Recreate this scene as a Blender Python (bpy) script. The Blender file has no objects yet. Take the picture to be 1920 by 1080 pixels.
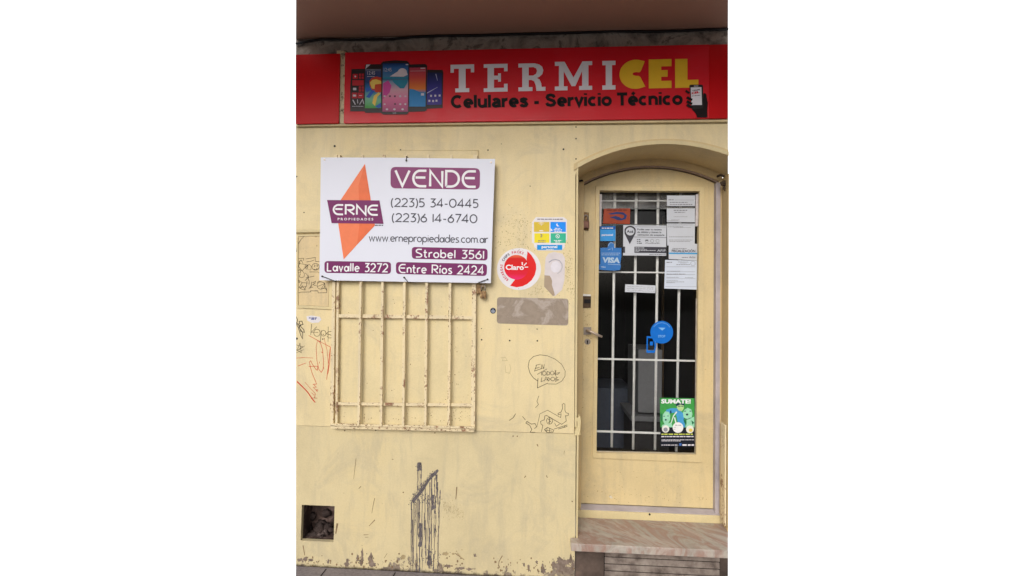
import bpy, math, random
from mathutils import Vector, Matrix
from mathutils.geometry import tessellate_polygon
random.seed(7)
R = math.radians
scene = bpy.context.scene
COL = scene.collection

# ------------------------------------------------------------------ camera, world, sun, exposure
def cam_rot():
    base = Matrix(((1, 0, 0), (0, 0, -1), (0, 1, 0)))
    return Matrix.Rotation(R(3.46), 3, 'Z') @ Matrix.Rotation(R(1.246), 3, 'X') @ base @ Matrix.Rotation(R(0.756), 3, 'Z')
CAM_R = cam_rot()
CAM_P = Vector((0, -2.47, 1.56))
FOCAL = 820.0
cam = bpy.data.cameras.new('camera'); cam_ob = bpy.data.objects.new('camera', cam); COL.objects.link(cam_ob)
cam.sensor_width = 36; cam.lens = 36 * FOCAL / 1920; cam.clip_start = 0.05; cam.clip_end = 500
cam_ob.matrix_world = Matrix.Translation(CAM_P) @ CAM_R.to_4x4()
scene.camera = cam_ob
scene.view_settings.view_transform = 'Standard'; scene.view_settings.look = 'None'
scene.view_settings.exposure = 0.10; scene.view_settings.gamma = 1

SUN_EL, SUN_AZ = 29, 196                       # overcast: a wide soft sun high in front of the shop
w = bpy.data.worlds.new('World'); scene.world = w; w.use_nodes = True
nt = w.node_tree; bg = nt.nodes['Background']
sky = nt.nodes.new('ShaderNodeTexSky'); sky.sky_type = 'NISHITA'; sky.sun_disc = False
sky.sun_elevation = R(SUN_EL); sky.sun_rotation = R(SUN_AZ); sky.dust_density = 6; sky.air_density = 1.0; sky.ozone_density = 1
hs = nt.nodes.new('ShaderNodeHueSaturation'); hs.inputs['Saturation'].default_value = 0.3   # cloud cover: nearly grey sky
nt.links.new(sky.outputs[0], hs.inputs['Color']); nt.links.new(hs.outputs[0], bg.inputs[0]); bg.inputs[1].default_value = 0.10
sl = bpy.data.lights.new('sun', 'SUN'); sl.energy = 0.95; sl.angle = R(35); sl.color = (1, 0.975, 0.94)
so = bpy.data.objects.new('sun', sl); COL.objects.link(so)
sd = Vector((math.sin(R(SUN_AZ)) * math.cos(R(SUN_EL)), math.cos(R(SUN_AZ)) * math.cos(R(SUN_EL)), math.sin(R(SUN_EL))))
so.rotation_euler = (-sd).to_track_quat('-Z', 'Y').to_euler(); so.location = (-1, -6, 8)

# ------------------------------------------------------------------ helpers
def U(px, py, y=0.0):
    """the point of the vertical plane at depth y that a photograph pixel (1920x1080) measures"""
    d = CAM_R @ Vector(((px - 960) / FOCAL, (540 - py) / FOCAL, -1))
    return CAM_P + d * ((y - CAM_P.y) / d.y)
def lin(c): c /= 255; return c / 12.92 if c <= .04045 else ((c + .055) / 1.055) ** 2.4
def S(r, g, b): return (lin(r), lin(g), lin(b), 1)

_m = {}
class N:                                        # tiny node-tree builder
    def __init__(s, name):
        s.m = bpy.data.materials.new(name); s.m.use_nodes = True; s.t = s.m.node_tree
        s.b = s.t.nodes['Principled BSDF']; s.pos = s.t.nodes.new('ShaderNodeNewGeometry').outputs['Position']
    def n(s, typ, **kw):
        o = s.t.nodes.new(typ)
        for k, v in kw.items(): setattr(o, k, v)
        return o
    def l(s, a, b): s.t.links.new(a, b)
    def noise(s, scale, detail=4, rough=.55, stretch=None, dist=0, off=(0, 0, 0)):
        v = s.pos
        mp = s.n('ShaderNodeMapping'); s.l(v, mp.inputs[0]); mp.inputs['Location'].default_value = off
        if stretch: mp.inputs['Scale'].default_value = stretch
        t = s.n('ShaderNodeTexNoise'); s.l(mp.outputs[0], t.inputs['Vector'])
        t.inputs['Scale'].default_value = scale; t.inputs['Detail'].default_value = detail
        t.inputs['Roughness'].default_value = rough; t.inputs['Distortion'].default_value = dist
        return t.outputs['Fac']
    def ramp(s, fac, *stops):
        r = s.n('ShaderNodeValToRGB'); s.l(fac, r.inputs[0]); e = r.color_ramp.elements
        while len(e) < len(stops): e.new(.5)
        for k, (p, c) in enumerate(stops):
            e[k].position = p; e[k].color = c if not isinstance(c, (int, float)) else (c, c, c, 1)
        return r.outputs[0]
    def math(s, op, a, b=None):
        o = s.n('ShaderNodeMath', operation=op)
        for k, v in enumerate((a, b)):
            if v is None: continue
            if isinstance(v, (int, float)): o.inputs[k].default_value = v
            else: s.l(v, o.inputs[k])
        return o.outputs[0]
    def z(s, axis='Z'):
        o = s.n('ShaderNodeSeparateXYZ'); s.l(s.pos, o.inputs[0]); return o.outputs[axis]
    def mix(s, fac, a, b, mode='MIX'):
        o = s.n('ShaderNodeMix', data_type='RGBA', blend_type=mode)
        for sock, v in ((o.inputs[0], fac), (o.inputs[6], a), (o.inputs[7], b)):
            if isinstance(v, (int, float, tuple)): sock.default_value = v
            else: s.l(v, sock)
        return o.outputs[2]
    def bump(s, h, strength=.2, dist=.003):
        o = s.n('ShaderNodeBump'); o.inputs['Strength'].default_value = strength; o.inputs['Distance'].default_value = dist
        s.l(h, o.inputs['Height']); s.l(o.outputs[0], s.b.inputs['Normal'])
    def out(s, col, rough=.6, spec=.4):
        if isinstance(col, tuple): s.b.inputs['Base Color'].default_value = col
        else: s.l(col, s.b.inputs['Base Color'])
        if isinstance(rough, (int, float)): s.b.inputs['Roughness'].default_value = rough
        else: s.l(rough, s.b.inputs['Roughness'])
        s.b.inputs['Specular IOR Level'].default_value = spec
        return s.m
def plain(name, c, rough=.55, spec=.2, vary=.06, scale=30, metal=0):
    if name in _m: return _m[name]
    n = N(name); f = n.noise(scale, 5)
    lo = tuple(x * (1 - vary) for x in c[:3]) + (1,); hi = tuple(min(1, x * (1 + vary)) for x in c[:3]) + (1,)
    n.out(n.ramp(f, (.3, lo), (.7, hi)), rough, spec); n.b.inputs['Metallic'].default_value = metal
    _m[name] = n.m; return n.m

def paint(name, c, dirt=1.0, chips=.5, peel=False, rust=False, rough=.5, off=(0, 0, 0), chipcol=None):
    """aged cream oil paint: cloudy tone, vertical runs, scuffs, chips; peel adds bare render near the ground"""
    n = N(name)
    k = lambda f: tuple(x * f for x in c[:3]) + (1,)
    col = n.ramp(n.noise(1.7, 7, .68, off=off), (.3, k(.88)), (.5, k(1.0)), (.72, (c[0] * 1.03, c[1] * 1.0, c[2] * .92, 1)))
    grey = (c[0] * .72, c[1] * .74, c[2] * .84, 1)
    runs = n.ramp(n.noise(5, 6, .65, stretch=(3.2, 1, .45), off=off), (.5, 0.0), (.78, .42 * dirt))
    col = n.mix(runs, col, grey)
    sm = n.ramp(n.noise(3.1, 8, .72, dist=.8, off=(4, 2, 7)), (.52, 0.0), (.74, .46 * dirt))
    col = n.mix(sm, col, grey)
    fine = n.ramp(n.noise(140, 3, .6), (.35, .94), (.65, 1.04)); col = n.mix(.7, col, n.mix(1.0, col, fine, 'MULTIPLY'))
    sp = n.noise(46, 5, .7, stretch=(1.4, 1, .7), off=(1, 5, 3))
    region = n.noise(2.2, 3, .5, off=(9, 0, 2))
    chip = n.ramp(n.math('ADD', sp, n.math('MULTIPLY', region, .35)), (.93 - .06 * chips, 0.0), (.955 - .06 * chips, 1.0))
    cc = chipcol or S(120, 95, 70)
    h = n.math('SUBTRACT', n.math('ADD', n.math('MULTIPLY', n.noise(5, 4), 1.6), n.math('MULTIPLY', n.noise(70, 4, .6), .35)), n.math('MULTIPLY', chip, .6))
    col = n.mix(n.math('MULTIPLY', chip, .75), col, cc)
    if rust:
        rs = n.noise(17, 6, .75, stretch=(1, 1, .7), off=(2, 2, 2)); hi = n.noise(90, 3, .7)
        rm = n.ramp(n.math('ADD', rs, n.math('MULTIPLY', hi, .3)), (.715, 0.0), (.775, 1.0))
        low = n.ramp(n.z(), (.0, 1.0), (1.0, 0.0))
        col = n.mix(n.math('MULTIPLY', rm, .9), col, n.ramp(hi, (.35, S(80, 48, 34)), (.65, S(150, 100, 72))))
    if peel:
        zz = n.z()
        big = n.noise(13, 8, .78, stretch=(1.3, 1, .9)); bigx = n.noise(2.1, 3, .6, off=(6.15, 0, 0))
        lim = n.math('MULTIPLY', n.math('SUBTRACT', n.math('ADD', n.math('MULTIPLY', big, 1.25), n.math('MULTIPLY', bigx, .9)), 1.10), .36)
        right = n.ramp(n.math('MULTIPLY', n.math('SUBTRACT', n.z('X'), .02), 5), (.0, 0.0), (.9, .045)); lim = n.math('ADD', lim, right)
        pm = n.ramp(n.math('ADD', n.math('MULTIPLY', n.math('SUBTRACT', lim, zz), 11), .5), (.44, 0.0), (.56, .92))
        bare = n.ramp(n.noise(38, 6, .7), (.3, S(98, 84, 74)), (.7, S(148, 134, 122)))
        col = n.mix(pm, col, bare)
        gr = n.math('ADD', zz, n.math('MULTIPLY', n.noise(25, 6, .75), .04))
        gm = n.ramp(n.math('MULTIPLY', gr, 10), (.20, 1.0), (.33, 0.0))
        col = n.mix(n.math('MULTIPLY', gm, .9), col, S(52, 42, 34))
        h = n.math('SUBTRACT', h, n.math('MULTIPLY', pm, .8))
    n.bump(h, .5, .004)
    return n.out(col, n.ramp(n.noise(6, 4), (.3, rough - .08), (.7, rough + .15)), .35)

def lumpy(name, stops, scale=6, detail=8, rough=.8, bump=.4, stretch=None, dist=0):
    n = N(name); f = n.noise(scale, detail, .65, stretch=stretch, dist=dist)
    n.bump(n.noise(scale * 5, 6, .7), bump, .004)
    return n.out(n.ramp(f, *stops), rough, .3)

# ---- meshes in world coordinates
class MB:
    def __init__(s): s.v = []; s.f = []
    def add(s, vs, fs):
        b = len(s.v); s.v += [Vector(v) for v in vs]; s.f += [tuple(b + i for i in f) for f in fs]; return s
    def box(s, a, b):
        (x0, y0, z0), (x1, y1, z1) = a, b
        return s.add([(x0, y0, z0), (x1, y0, z0), (x1, y1, z0), (x0, y1, z0), (x0, y0, z1), (x1, y0, z1), (x1, y1, z1), (x0, y1, z1)],
                     [(0, 3, 2, 1), (4, 5, 6, 7), (0, 1, 5, 4), (1, 2, 6, 5), (2, 3, 7, 6), (3, 0, 4, 7)])
    def hexa(s, q0, q1):                        # two matching quads
        return s.add(list(q0) + list(q1), [(3, 2, 1, 0), (4, 5, 6, 7), (0, 1, 5, 4), (1, 2, 6, 5), (2, 3, 7, 6), (3, 0, 4, 7)])
    def slab(s, outer, y1, holes=()):           # outer: world points of the front outline; extruded back to depth y1
        loops = [list(map(Vector, outer))] + [list(map(Vector, h)) for h in holes]
        tris = tessellate_polygon(loops); flat = [p for l in loops for p in l]; n = len(flat)
        vs = flat + [Vector((p.x, y1, p.z)) for p in flat]
        fs = [tuple(t) for t in tris] + [tuple(i + n for i in reversed(t)) for t in tris]
        o = 0
        for l in loops:
            m = len(l)
            for i in range(m):
                j = (i + 1) % m; fs.append((o + i, o + j, n + o + j, n + o + i))
            o += m
        return s.add(vs, fs)
    def tube(s, pts, r, seg=10, cap=True):
        pts = [Vector(p) for p in pts]; rings = []
        for i, p in enumerate(pts):
            t = (pts[min(i + 1, len(pts) - 1)] - pts[max(i - 1, 0)]).normalized()
            a = t.cross(Vector((0, 1, 0)) if abs(t.y) < .9 else Vector((1, 0, 0))).normalized(); b = t.cross(a)
            rr = r[i] if isinstance(r, (list, tuple)) else r
            rings.append([p + a * rr * math.cos(2 * math.pi * k / seg) + b * rr * math.sin(2 * math.pi * k / seg) for k in range(seg)])
        vs = [q for g in rings for q in g]; fs = []
        for i in range(len(rings) - 1):
            for k in range(seg):
                k2 = (k + 1) % seg; fs.append((i * seg + k, i * seg + k2, (i + 1) * seg + k2, (i + 1) * seg + k))
        if cap: fs += [tuple(range(seg))[::-1], tuple((len(rings) - 1) * seg + k for k in range(seg))]
        return s.add(vs, fs)
    def disc(s, c, r, y0, y1, seg=28):          # short cylinder along y
        c = Vector(c)
        return s.slab([(c.x + r * math.cos(2 * math.pi * k / seg), y0, c.z + r * math.sin(2 * math.pi * k / seg)) for k in range(seg)], y1)
    def build(s, name, mat, parent=None, bevel=0, smooth=False, label=None):
        org = Vector(parent['org']) if parent is not None else Vector((0, 0, 0))
        me = bpy.data.meshes.new(name); me.from_pydata([v - org for v in s.v], [], s.f); me.materials.append(mat); me.update()
        if smooth: me.shade_smooth()
        o = bpy.data.objects.new(name, me); COL.objects.link(o)
        if parent is not None: o.parent = parent; o['org'] = tuple(org)
        if label: o['label'] = label
        if bevel:
            b = o.modifiers.new('bevel', 'BEVEL'); b.width = bevel; b.segments = 2; b.limit_method = 'ANGLE'; b.angle_limit = R(40)
        return o

def thing(name, label, cat, loc, group=None):
    o = bpy.data.objects.new(name, None); COL.objects.link(o); o.location = loc; o['org'] = tuple(loc)
    o['label'] = label; o['category'] = cat
    if group: o['group'] = group
    o.empty_display_size = .05
    return o
def tag(o, label, cat, group=None):
    o['label'] = label; o['category'] = cat
    if group: o['group'] = group
    return o

# ---- flat printing: shapes in the pixels of one view of the photograph, laid on a plane of real depth
_txt = {}
def glyph_mesh(st, bold):
    k = (st, bold)
    if k not in _txt:
        cu = bpy.data.curves.new('t', 'FONT'); cu.body = st; cu.offset = bold; cu.resolution_u = 3
        ob = bpy.data.objects.new('t', cu); COL.objects.link(ob); dg = bpy.context.evaluated_depsgraph_get()
        me = bpy.data.meshes.new_from_object(ob.evaluated_get(dg))
        _txt[k] = ([(v.co.x, v.co.y) for v in me.vertices], [tuple(p.vertices) for p in me.polygons])
        bpy.data.objects.remove(ob); bpy.data.curves.remove(cu); bpy.data.meshes.remove(me)
    return _txt[k]
def cap_h(b): vs, _ = glyph_mesh('H', b); return max(y for _, y in vs) - min(y for _, y in vs)
def arc(cx, cy, rx, ry, a0, a1, n=14):
    return [(cx + rx * math.cos(R(a0 + (a1 - a0) * i / n)), cy + ry * math.sin(R(a0 + (a1 - a0) * i / n))) for i in range(n + 1)]
def circ(cx, cy, rx, ry=None, n=28): return arc(cx, cy, rx, ry or rx, 0, 360, n)[:-1]
def rrect(q, r, n=5):                           # quad (tl, tr, br, bl) with rounded corners
    out = []
    for i in range(4):
        p, a, b = Vector(q[i]), Vector(q[i - 1]), Vector(q[(i + 1) % 4])
        p0 = p + (a - p).normalized() * r; p1 = p + (b - p).normalized() * r
        for k in range(n + 1):
            t = k / n; out.append(tuple(p0 * (1 - t) ** 2 + p * 2 * t * (1 - t) + p1 * t * t))
    return out
class Flat(MB):
    def __init__(s, reg, y): super().__init__(); s.reg = reg; s.y = y; s.k = 0
    def P(s, p, y=None): return U(s.reg[0] + p[0] * s.reg[2], s.reg[1] + p[1] * s.reg[2], s.y if y is None else y)
    def _y(s): s.k += 1; return s.y - .00006 * (s.k % 7)
    def poly(s, pts, holes=()):
        y = s._y(); loops = [[s.P(p, y) for p in l] for l in (pts, *holes)]
        return s.add([p for l in loops for p in l], [tuple(t) for t in tessellate_polygon(loops)])
    def quad(s, x0, y0, x1, y1): return s.poly([(x0, y0), (x1, y0), (x1, y1), (x0, y1)])
    def stroke(s, pts, w0, w1=None, round_=True):
        pts = [Vector(p) for p in pts]; q = [pts[0]]
        for p in pts[1:]:
            if (p - q[-1]).length > 1e-4: q.append(p)
        if len(q) < 2: return s
        L, Rr = [], []; n = len(q)
        for i, p in enumerate(q):
            a = (p - q[i - 1]).normalized() if i else None; b = (q[i + 1] - p).normalized() if i < n - 1 else None
            wd = (w0 if w1 is None else w0 + (w1 - w0) * i / (n - 1)) / 2
            if a is None or b is None:
                d = b or a; nn = Vector((-d.y, d.x)); e = (-d if a is None else d) * (wd * .7 if round_ else 0); L.append(p + e + nn * wd); Rr.append(p + e - nn * wd)
            else:
                m = Vector((-(a + b).y, (a + b).x))
                m = Vector((-a.y, a.x)) if m.length < .3 else m.normalized()
                k = wd / max(.45, m.dot(Vector((-a.y, a.x)))); L.append(p + m * k); Rr.append(p - m * k)
        y = s._y(); vs = [s.P(p, y) for p in L + Rr]
        return s.add(vs, [(i, i + 1, n + i + 1, n + i) for i in range(n - 1)])
    def strokes(s, w_, *lines):
        rn = random.Random(len(lines) * 31)
        for l in lines:
            n = len(l); h = max(2, n // 2)
            for i in range(0, n - 1, h): s.stroke(l[i:i + h + 1], w_ * rn.uniform(.7, 1.2), w_ * rn.uniform(.7, 1.2))
        return s
    def text(s, st, p0, p1, cap, bold=0.0, shear=0):
        vs, fs = glyph_mesh(st, bold)
        x0 = min(v[0] for v in vs); x1 = max(v[0] for v in vs); p0, p1 = Vector(p0), Vector(p1)
        d = (p1 - p0) / (x1 - x0); up = Vector((d.y, -d.x)).normalized() * cap / cap_h(bold); y = s._y()
        return s.add([s.P(p0 + d * (v[0] - x0) + up * v[1] + d.normalized() * shear * cap * v[1], y) for v in vs], fs)
    def arctext(s, st, c, r, a0, a1, cap, bold=0.0):   # clockwise from angle a0 to a1, in degrees, measured with y up
        ws = []
        for ch in st:
            vs, _ = glyph_mesh(ch, bold) if ch != ' ' else ([(0, 0), (.3, 0)], 0); ws.append(max(v[0] for v in vs) - min(v[0] for v in vs) + .09)
        t = 0; k = cap / cap_h(bold)
        for ch, wd in zip(st, ws):
            a = R(a0 + (a1 - a0) * (t + wd / 2) / sum(ws)); t += wd
            if ch == ' ': continue
            vs, fs = glyph_mesh(ch, bold); xm = (max(v[0] for v in vs) + min(v[0] for v in vs)) / 2
            rad = Vector((math.cos(a), -math.sin(a))); tan = Vector((math.sin(a), math.cos(a))); y = s._y()
            sc = abs(R(a1 - a0)) * r / sum(ws)
            s.add([s.P(Vector(c) + rad * (r + v[1] * k) + tan * (v[0] - xm) * sc, y) for v in vs], fs)
        return s
    def words(s, y, x0, x1, h, slope=0, seed=1):       # a line of print too small to read: uneven dashes
        rn = random.Random(seed * 77 + int(y)); x = x0
        while x < x1:
            l = rn.uniform(1.2, 4.5) * h; e = min(x + l, x1); yy = y + slope * (x - x0)
            s.poly([(x, yy - h / 2), (e, yy - h / 2 + slope * (e - x)), (e, yy + h / 2 + slope * (e - x)), (x, yy + h / 2)]); x = e + h * rn.uniform(.5, .9)
        return s
    def plate(s, pts, thick=.0006, holes=()):          # a sheet with thickness behind its face
        return s.slab([s.P(p) for p in pts], s.y + thick, [[s.P(p) for p in h] for h in holes])

# ---- the deco lettering of the estate agent's board, as strokes in a 1-high cell
c_ = lambda cx: arc(cx, .31, .28, .31, 0, 360, 18)
GL = {
 'V': (.86, [[(0, 1), (.43, 0), (.86, 1)]]),
 'E': (.8, [[(.8, 1)] + arc(.42, .5, .42, .5, 90, 270) + [(.8, 0)], [(.14, .56), (.74, .56)]]),
 'N': (.74, [[(0, 0), (0, 1), (.74, 0), (.74, 1)]]),
 'D': (.78, [[(0, 0), (0, 1), (.3, 1)] + arc(.3, .5, .48, .5, 90, -90) + [(0, 0)]]),
 'R': (.72, [[(0, 0), (0, 1), (.38, 1)] + arc(.38, .74, .3, .26, 90, -90) + [(.2, .48), (.72, 0)]]),
 'S': (.68, [[(.66, 1), (.3, 1)] + arc(.3, .77, .28, .23, 90, 230, 8) + [(.48, .44)] + arc(.36, .22, .3, .22, 50, -90, 8) + [(0, 0)]]),
 'L': (.52, [[(0, 1), (0, 0), (.52, 0)]]),
 '(': (.2, [arc(.34, .42, .34, .66, 118, 242)]), ')': (.2, [arc(-.14, .42, .34, .66, 62, -62)]),
 '-': (.36, [[(.02, .36), (.34, .36)]]), ' ': (.3, []),
 '0': (.74, [arc(.37, .5, .37, .5, 0, 360, 22)]), '1': (.06, [[(.03, 0), (.03, 1)]]),
 '2': (.6, [arc(.3, .7, .29, .3, 160, -35) + [(0, 0), (.62, 0)]]),
 '3': (.56, [[(.04, 1), (.54, 1), (.24, .6)] + arc(.24, .3, .32, .3, 85, -130)]),
 '4': (.66, [[(.5, 0), (.5, 1), (0, .26), (.68, .26)]]),
 '5': (.56, [[(.54, 1), (.1, 1), (.06, .58)] + arc(.24, .31, .32, .31, 110, -130)]),
 '6': (.6, [[(.46, 1), (.12, .56)] + arc(.3, .3, .3, .3, 140, 500, 20)]),
 '7': (.56, [[(0, 1), (.58, 1), (.16, 0)]]),
 'a': (.58, [arc(.26, .3, .25, .29, 0, 360, 18), [(.58, .66), (.58, -.02)]]), 'b': (.56, [c_(.28), [(0, 1.02), (0, 0)]]),
 'c': (.48, [arc(.28, .31, .28, .31, 48, 312)]), 'd': (.56, [c_(.28), [(.56, 1.02), (.56, 0)]]),
 'e': (.54, [[(.02, .29), (.54, .36)] + arc(.28, .31, .27, .31, 12, 318)]),
 'i': (.05, [[(.02, .62), (.02, 0)], [(.02, .8), (.02, .86)]]), 'í': (.05, [[(.02, .62), (.02, 0)], [(.02, .8), (.1, 1)]]),
 'l': (.05, [[(.02, 1.02), (.02, 0)]]),
 'm': (.8, [[(0, .62), (0, 0)], arc(.2, .4, .2, .22, 180, 0) + [(.4, 0)], arc(.6, .4, .2, .22, 180, 0) + [(.8, 0)]]),
 'n': (.46, [[(0, .62), (0, 0)], arc(.23, .38, .23, .24, 180, 0) + [(.46, 0)]]),
 'o': (.56, [c_(.28)]), 'p': (.56, [c_(.28), [(0, .62), (0, -.36)]]),
 'r': (.3, [[(0, .62), (0, 0)], arc(.26, .36, .26, .26, 180, 70)]),
 's': (.4, [[(.4, .62), (.14, .62), (.03, .5), (.1, .38), (.32, .28), (.4, .14), (.3, 0), (0, 0)]]),
 't': (.34, [[(.1, .95), (.1, .1), (.2, 0), (.34, 0)], [(-.06, .62), (.32, .62)]]),
 'v': (.46, [[(0, .62), (.23, 0), (.46, .62)]]),
 'w': (.74, [[(0, .62), (.18, 0), (.37, .6), (.56, 0), (.74, .62)]]), '.': (.05, [[(.02, 0), (.02, .05)]]),
}
def deco(fl, st, p0, p1, cap, wd, gap=.2, GL=GL):
    tot = sum(GL[c][0] for c in st) + gap * (len(st) - 1); p0, p1 = Vector(p0), Vector(p1)
    d = (p1 - p0) / tot; up = Vector((d.y, -d.x)).normalized() * cap; x = 0
    for c in st:
        for ln in GL[c][1]: fl.stroke([p0 + d * (x + a) + up * b for a, b in ln], wd, round_=False)
        x += GL[c][0] + gap

HG = {
 'C': (.76, [arc(.42, .5, .32, .4, 48, 312, 20)]), 'e': (.64, [[(.1, .35), (.55, .35)] + arc(.33, .36, .23, .27, 0, 308, 20)]),
 'é': (.64, [[(.1, .35), (.55, .35)] + arc(.33, .36, .23, .27, 0, 308, 20), [(.29, .82), (.42, 1.03)]]), 'l': (.2, [[(.1, 0), (.1, 1)]]),
 'u': (.62, [[(.1, .72), (.1, .3)] + arc(.3, .29, .2, .2, 180, 350, 10), [(.52, .72), (.52, 0)]]),
 'a': (.6, [[(.12, .52)] + arc(.3, .46, .19, .18, 140, 0, 10) + [(.5, .2), (.52, 0)], [(.48, .41), (.28, .37)] + arc(.27, .22, .16, .13, 110, 290, 10) + [(.44, .15)]]),
 'r': (.42, [[(.1, .72), (.1, 0)], arc(.36, .34, .26, .28, 170, 82, 8)]),
 's': (.58, [[(.48, .5), (.42, .6), (.28, .64), (.15, .58), (.15, .47), (.28, .39), (.42, .33), (.48, .22), (.42, .11), (.28, .08), (.15, .12), (.1, .22)]]),
 'S': (.74, [[(.62, .7), (.55, .85), (.37, .91), (.2, .85), (.15, .72), (.21, .6), (.38, .52), (.56, .44), (.63, .29), (.57, .15), (.38, .09), (.19, .14), (.11, .29)]]),
 'v': (.56, [[(.05, .72), (.28, .06), (.51, .72)]]), 'i': (.2, [[(.1, .72), (.1, 0)], [(.1, 1), (.1, .86)]]),
 'c': (.6, [arc(.33, .36, .23, .27, 52, 308, 18)]), 'o': (.66, [arc(.33, .36, .24, .27, 0, 372, 24)]),
 'T': (.66, [[(0, .9), (.66, .9)], [(.33, .9), (.33, 0)]]), 'n': (.62, [[(.1, .72), (.1, 0)], arc(.31, .4, .21, .23, 170, 0, 10) + [(.52, 0)]]), '-': (.38, [[(.04, .33), (.34, .33)]]), ' ': (.26, [])}
# ------------------------------------------------------------------ materials
CREAM = S(219, 202, 159)
M_wall = paint('cream_wall_paint', CREAM, 1.6, .35)
M_plinth = paint('cream_plinth_paint', S(208, 193, 153), 1.9, .55, peel=True, off=(3, 1, 1))
M_trim = paint('cream_trim_paint', S(208, 192, 148), 1.0, .4, off=(5, 1, 0))
M_door = paint('cream_door_paint', S(211, 191, 145), 1.8, .6, off=(7, 3, 0), rough=.4)
M_frame = paint('cream_frame_paint', S(205, 182, 136), 1.3, .3, off=(1, 8, 0))
M_grille = paint('chipped_grille_paint', S(222, 206, 170), 1.0, .7, rust=True, off=(2, 6, 1), chipcol=S(120, 75, 50))
M_back = paint('window_board_paint', S(217, 201, 158), 1.4, .7, off=(8, 2, 1), chipcol=S(140, 96, 66))
M_lav = plain('worn_lavender_paint', S(170, 162, 165), .55, vary=.18, scale=9)
M_soffit = plain('brown_soffit_paint', S(156, 120, 102), .7, vary=.06, scale=2)
M_conc = lumpy('grimy_concrete', ((.32, S(70, 62, 58)), (.45, S(132, 122, 114)), (.55, S(160, 150, 140)), (.62, S(96, 86, 80)), (.75, S(188, 178, 166))), 8, dist=.6)
M_riser = lumpy('dark_riser_concrete', ((.3, S(52, 44, 40)), (.6, S(92, 78, 70)), (.8, S(120, 100, 88))), 7)  # dark brown mottled concrete for the riser
M_louv = lumpy('worn_grey_louvre', ((.3, S(74, 64, 58)), (.5, S(124, 112, 104)), (.75, S(158, 148, 138))), 14, bump=.2)
M_stone = lumpy('bare_grey_stone', ((.28, S(122, 106, 90)), (.42, S(152, 138, 124)), (.5, S(142, 128, 114)), (.58, S(172, 160, 150)), (.68, S(146, 130, 116)), (.8, S(128, 112, 92))), 7, dist=.5, bump=.1, rough=.6)
M_black = plain('black_ink', S(30, 26, 28), .5)
M_ink = plain('felt_pen_ink', S(46, 38, 30), .7)
M_white = plain('white_print', S(228, 228, 232), .5, vary=.02)
M_steel = plain('dull_steel', S(150, 140, 132), .4, metal=.7, vary=.15)
M_rusty = lumpy('rusty_brass', ((.3, S(84, 58, 40)), (.5, S(140, 108, 70)), (.75, S(196, 168, 120))), 60, rough=.5, bump=.2)
M_bar = plain('white_bar_paint', S(232, 230, 226), .5, vary=.08)
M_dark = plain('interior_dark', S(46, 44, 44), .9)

def marble():
    n = N('pink_green_marble')
    m0 = n.n('ShaderNodeMapping'); n.l(n.pos, m0.inputs[0]); m0.inputs['Rotation'].default_value = (0, 0, R(44)); mp = n.n('ShaderNodeMapping'); n.l(m0.outputs[0], mp.inputs[0]); mp.inputs['Scale'].default_value = (1.1, 3.4, 1.6)
    def nz(sc, det, dist, off):
        t = n.n('ShaderNodeTexNoise'); m2 = n.n('ShaderNodeMapping'); n.l(mp.outputs[0], m2.inputs[0]); m2.inputs['Location'].default_value = off; n.l(m2.outputs[0], t.inputs['Vector'])
        t.inputs['Scale'].default_value = sc; t.inputs['Detail'].default_value = det; t.inputs['Distortion'].default_value = dist; t.inputs['Roughness'].default_value = .6; return t.outputs['Fac']
    a = nz(1.7, 7, .9, (0, 0, 0)); v = nz(1.9, 8, 1.1, (3, 1, 0))
    col = n.ramp(a, (.25, S(132, 118, 110)), (.4, S(160, 148, 138)), (.47, S(158, 130, 118)), (.54, S(166, 160, 150)), (.61, S(154, 124, 112)), (.69, S(162, 154, 144)), (.8, S(136, 126, 118)))
    vein = n.ramp(v, (.44, 0.0), (.49, .5), (.515, .5), (.56, 0.0)); col = n.mix(vein, col, S(188, 180, 170))
    d = n.ramp(n.noise(14, 6, .7), (.55, 0.0), (.8, .5)); col = n.mix(d, col, S(112, 96, 86))
    return n.out(col, n.ramp(n.noise(20, 4), (.3, .35), (.7, .6)), .4)
M_marble = marble()
def glass():
    m = bpy.data.materials.new('window_glass'); m.use_nodes = True; t = m.node_tree; t.nodes.clear()
    o = t.nodes.new('ShaderNodeOutputMaterial'); mx = t.nodes.new('ShaderNodeMixShader'); tr = t.nodes.new('ShaderNodeBsdfTransparent')
    gl = t.nodes.new('ShaderNodeBsdfGlossy'); gl.inputs['Roughness'].default_value = .02; fr = t.nodes.new('ShaderNodeFresnel'); fr.inputs[0].default_value = 1.3
    tr.inputs[0].default_value = (.95, .955, .955, 1)
    t.links.new(fr.outputs[0], mx.inputs[0]); t.links.new(tr.outputs[0], mx.inputs[1]); t.links.new(gl.outputs[0], mx.inputs[2]); t.links.new(mx.outputs[0], o.inputs[0])
    return m
M_glass = glass()
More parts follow.
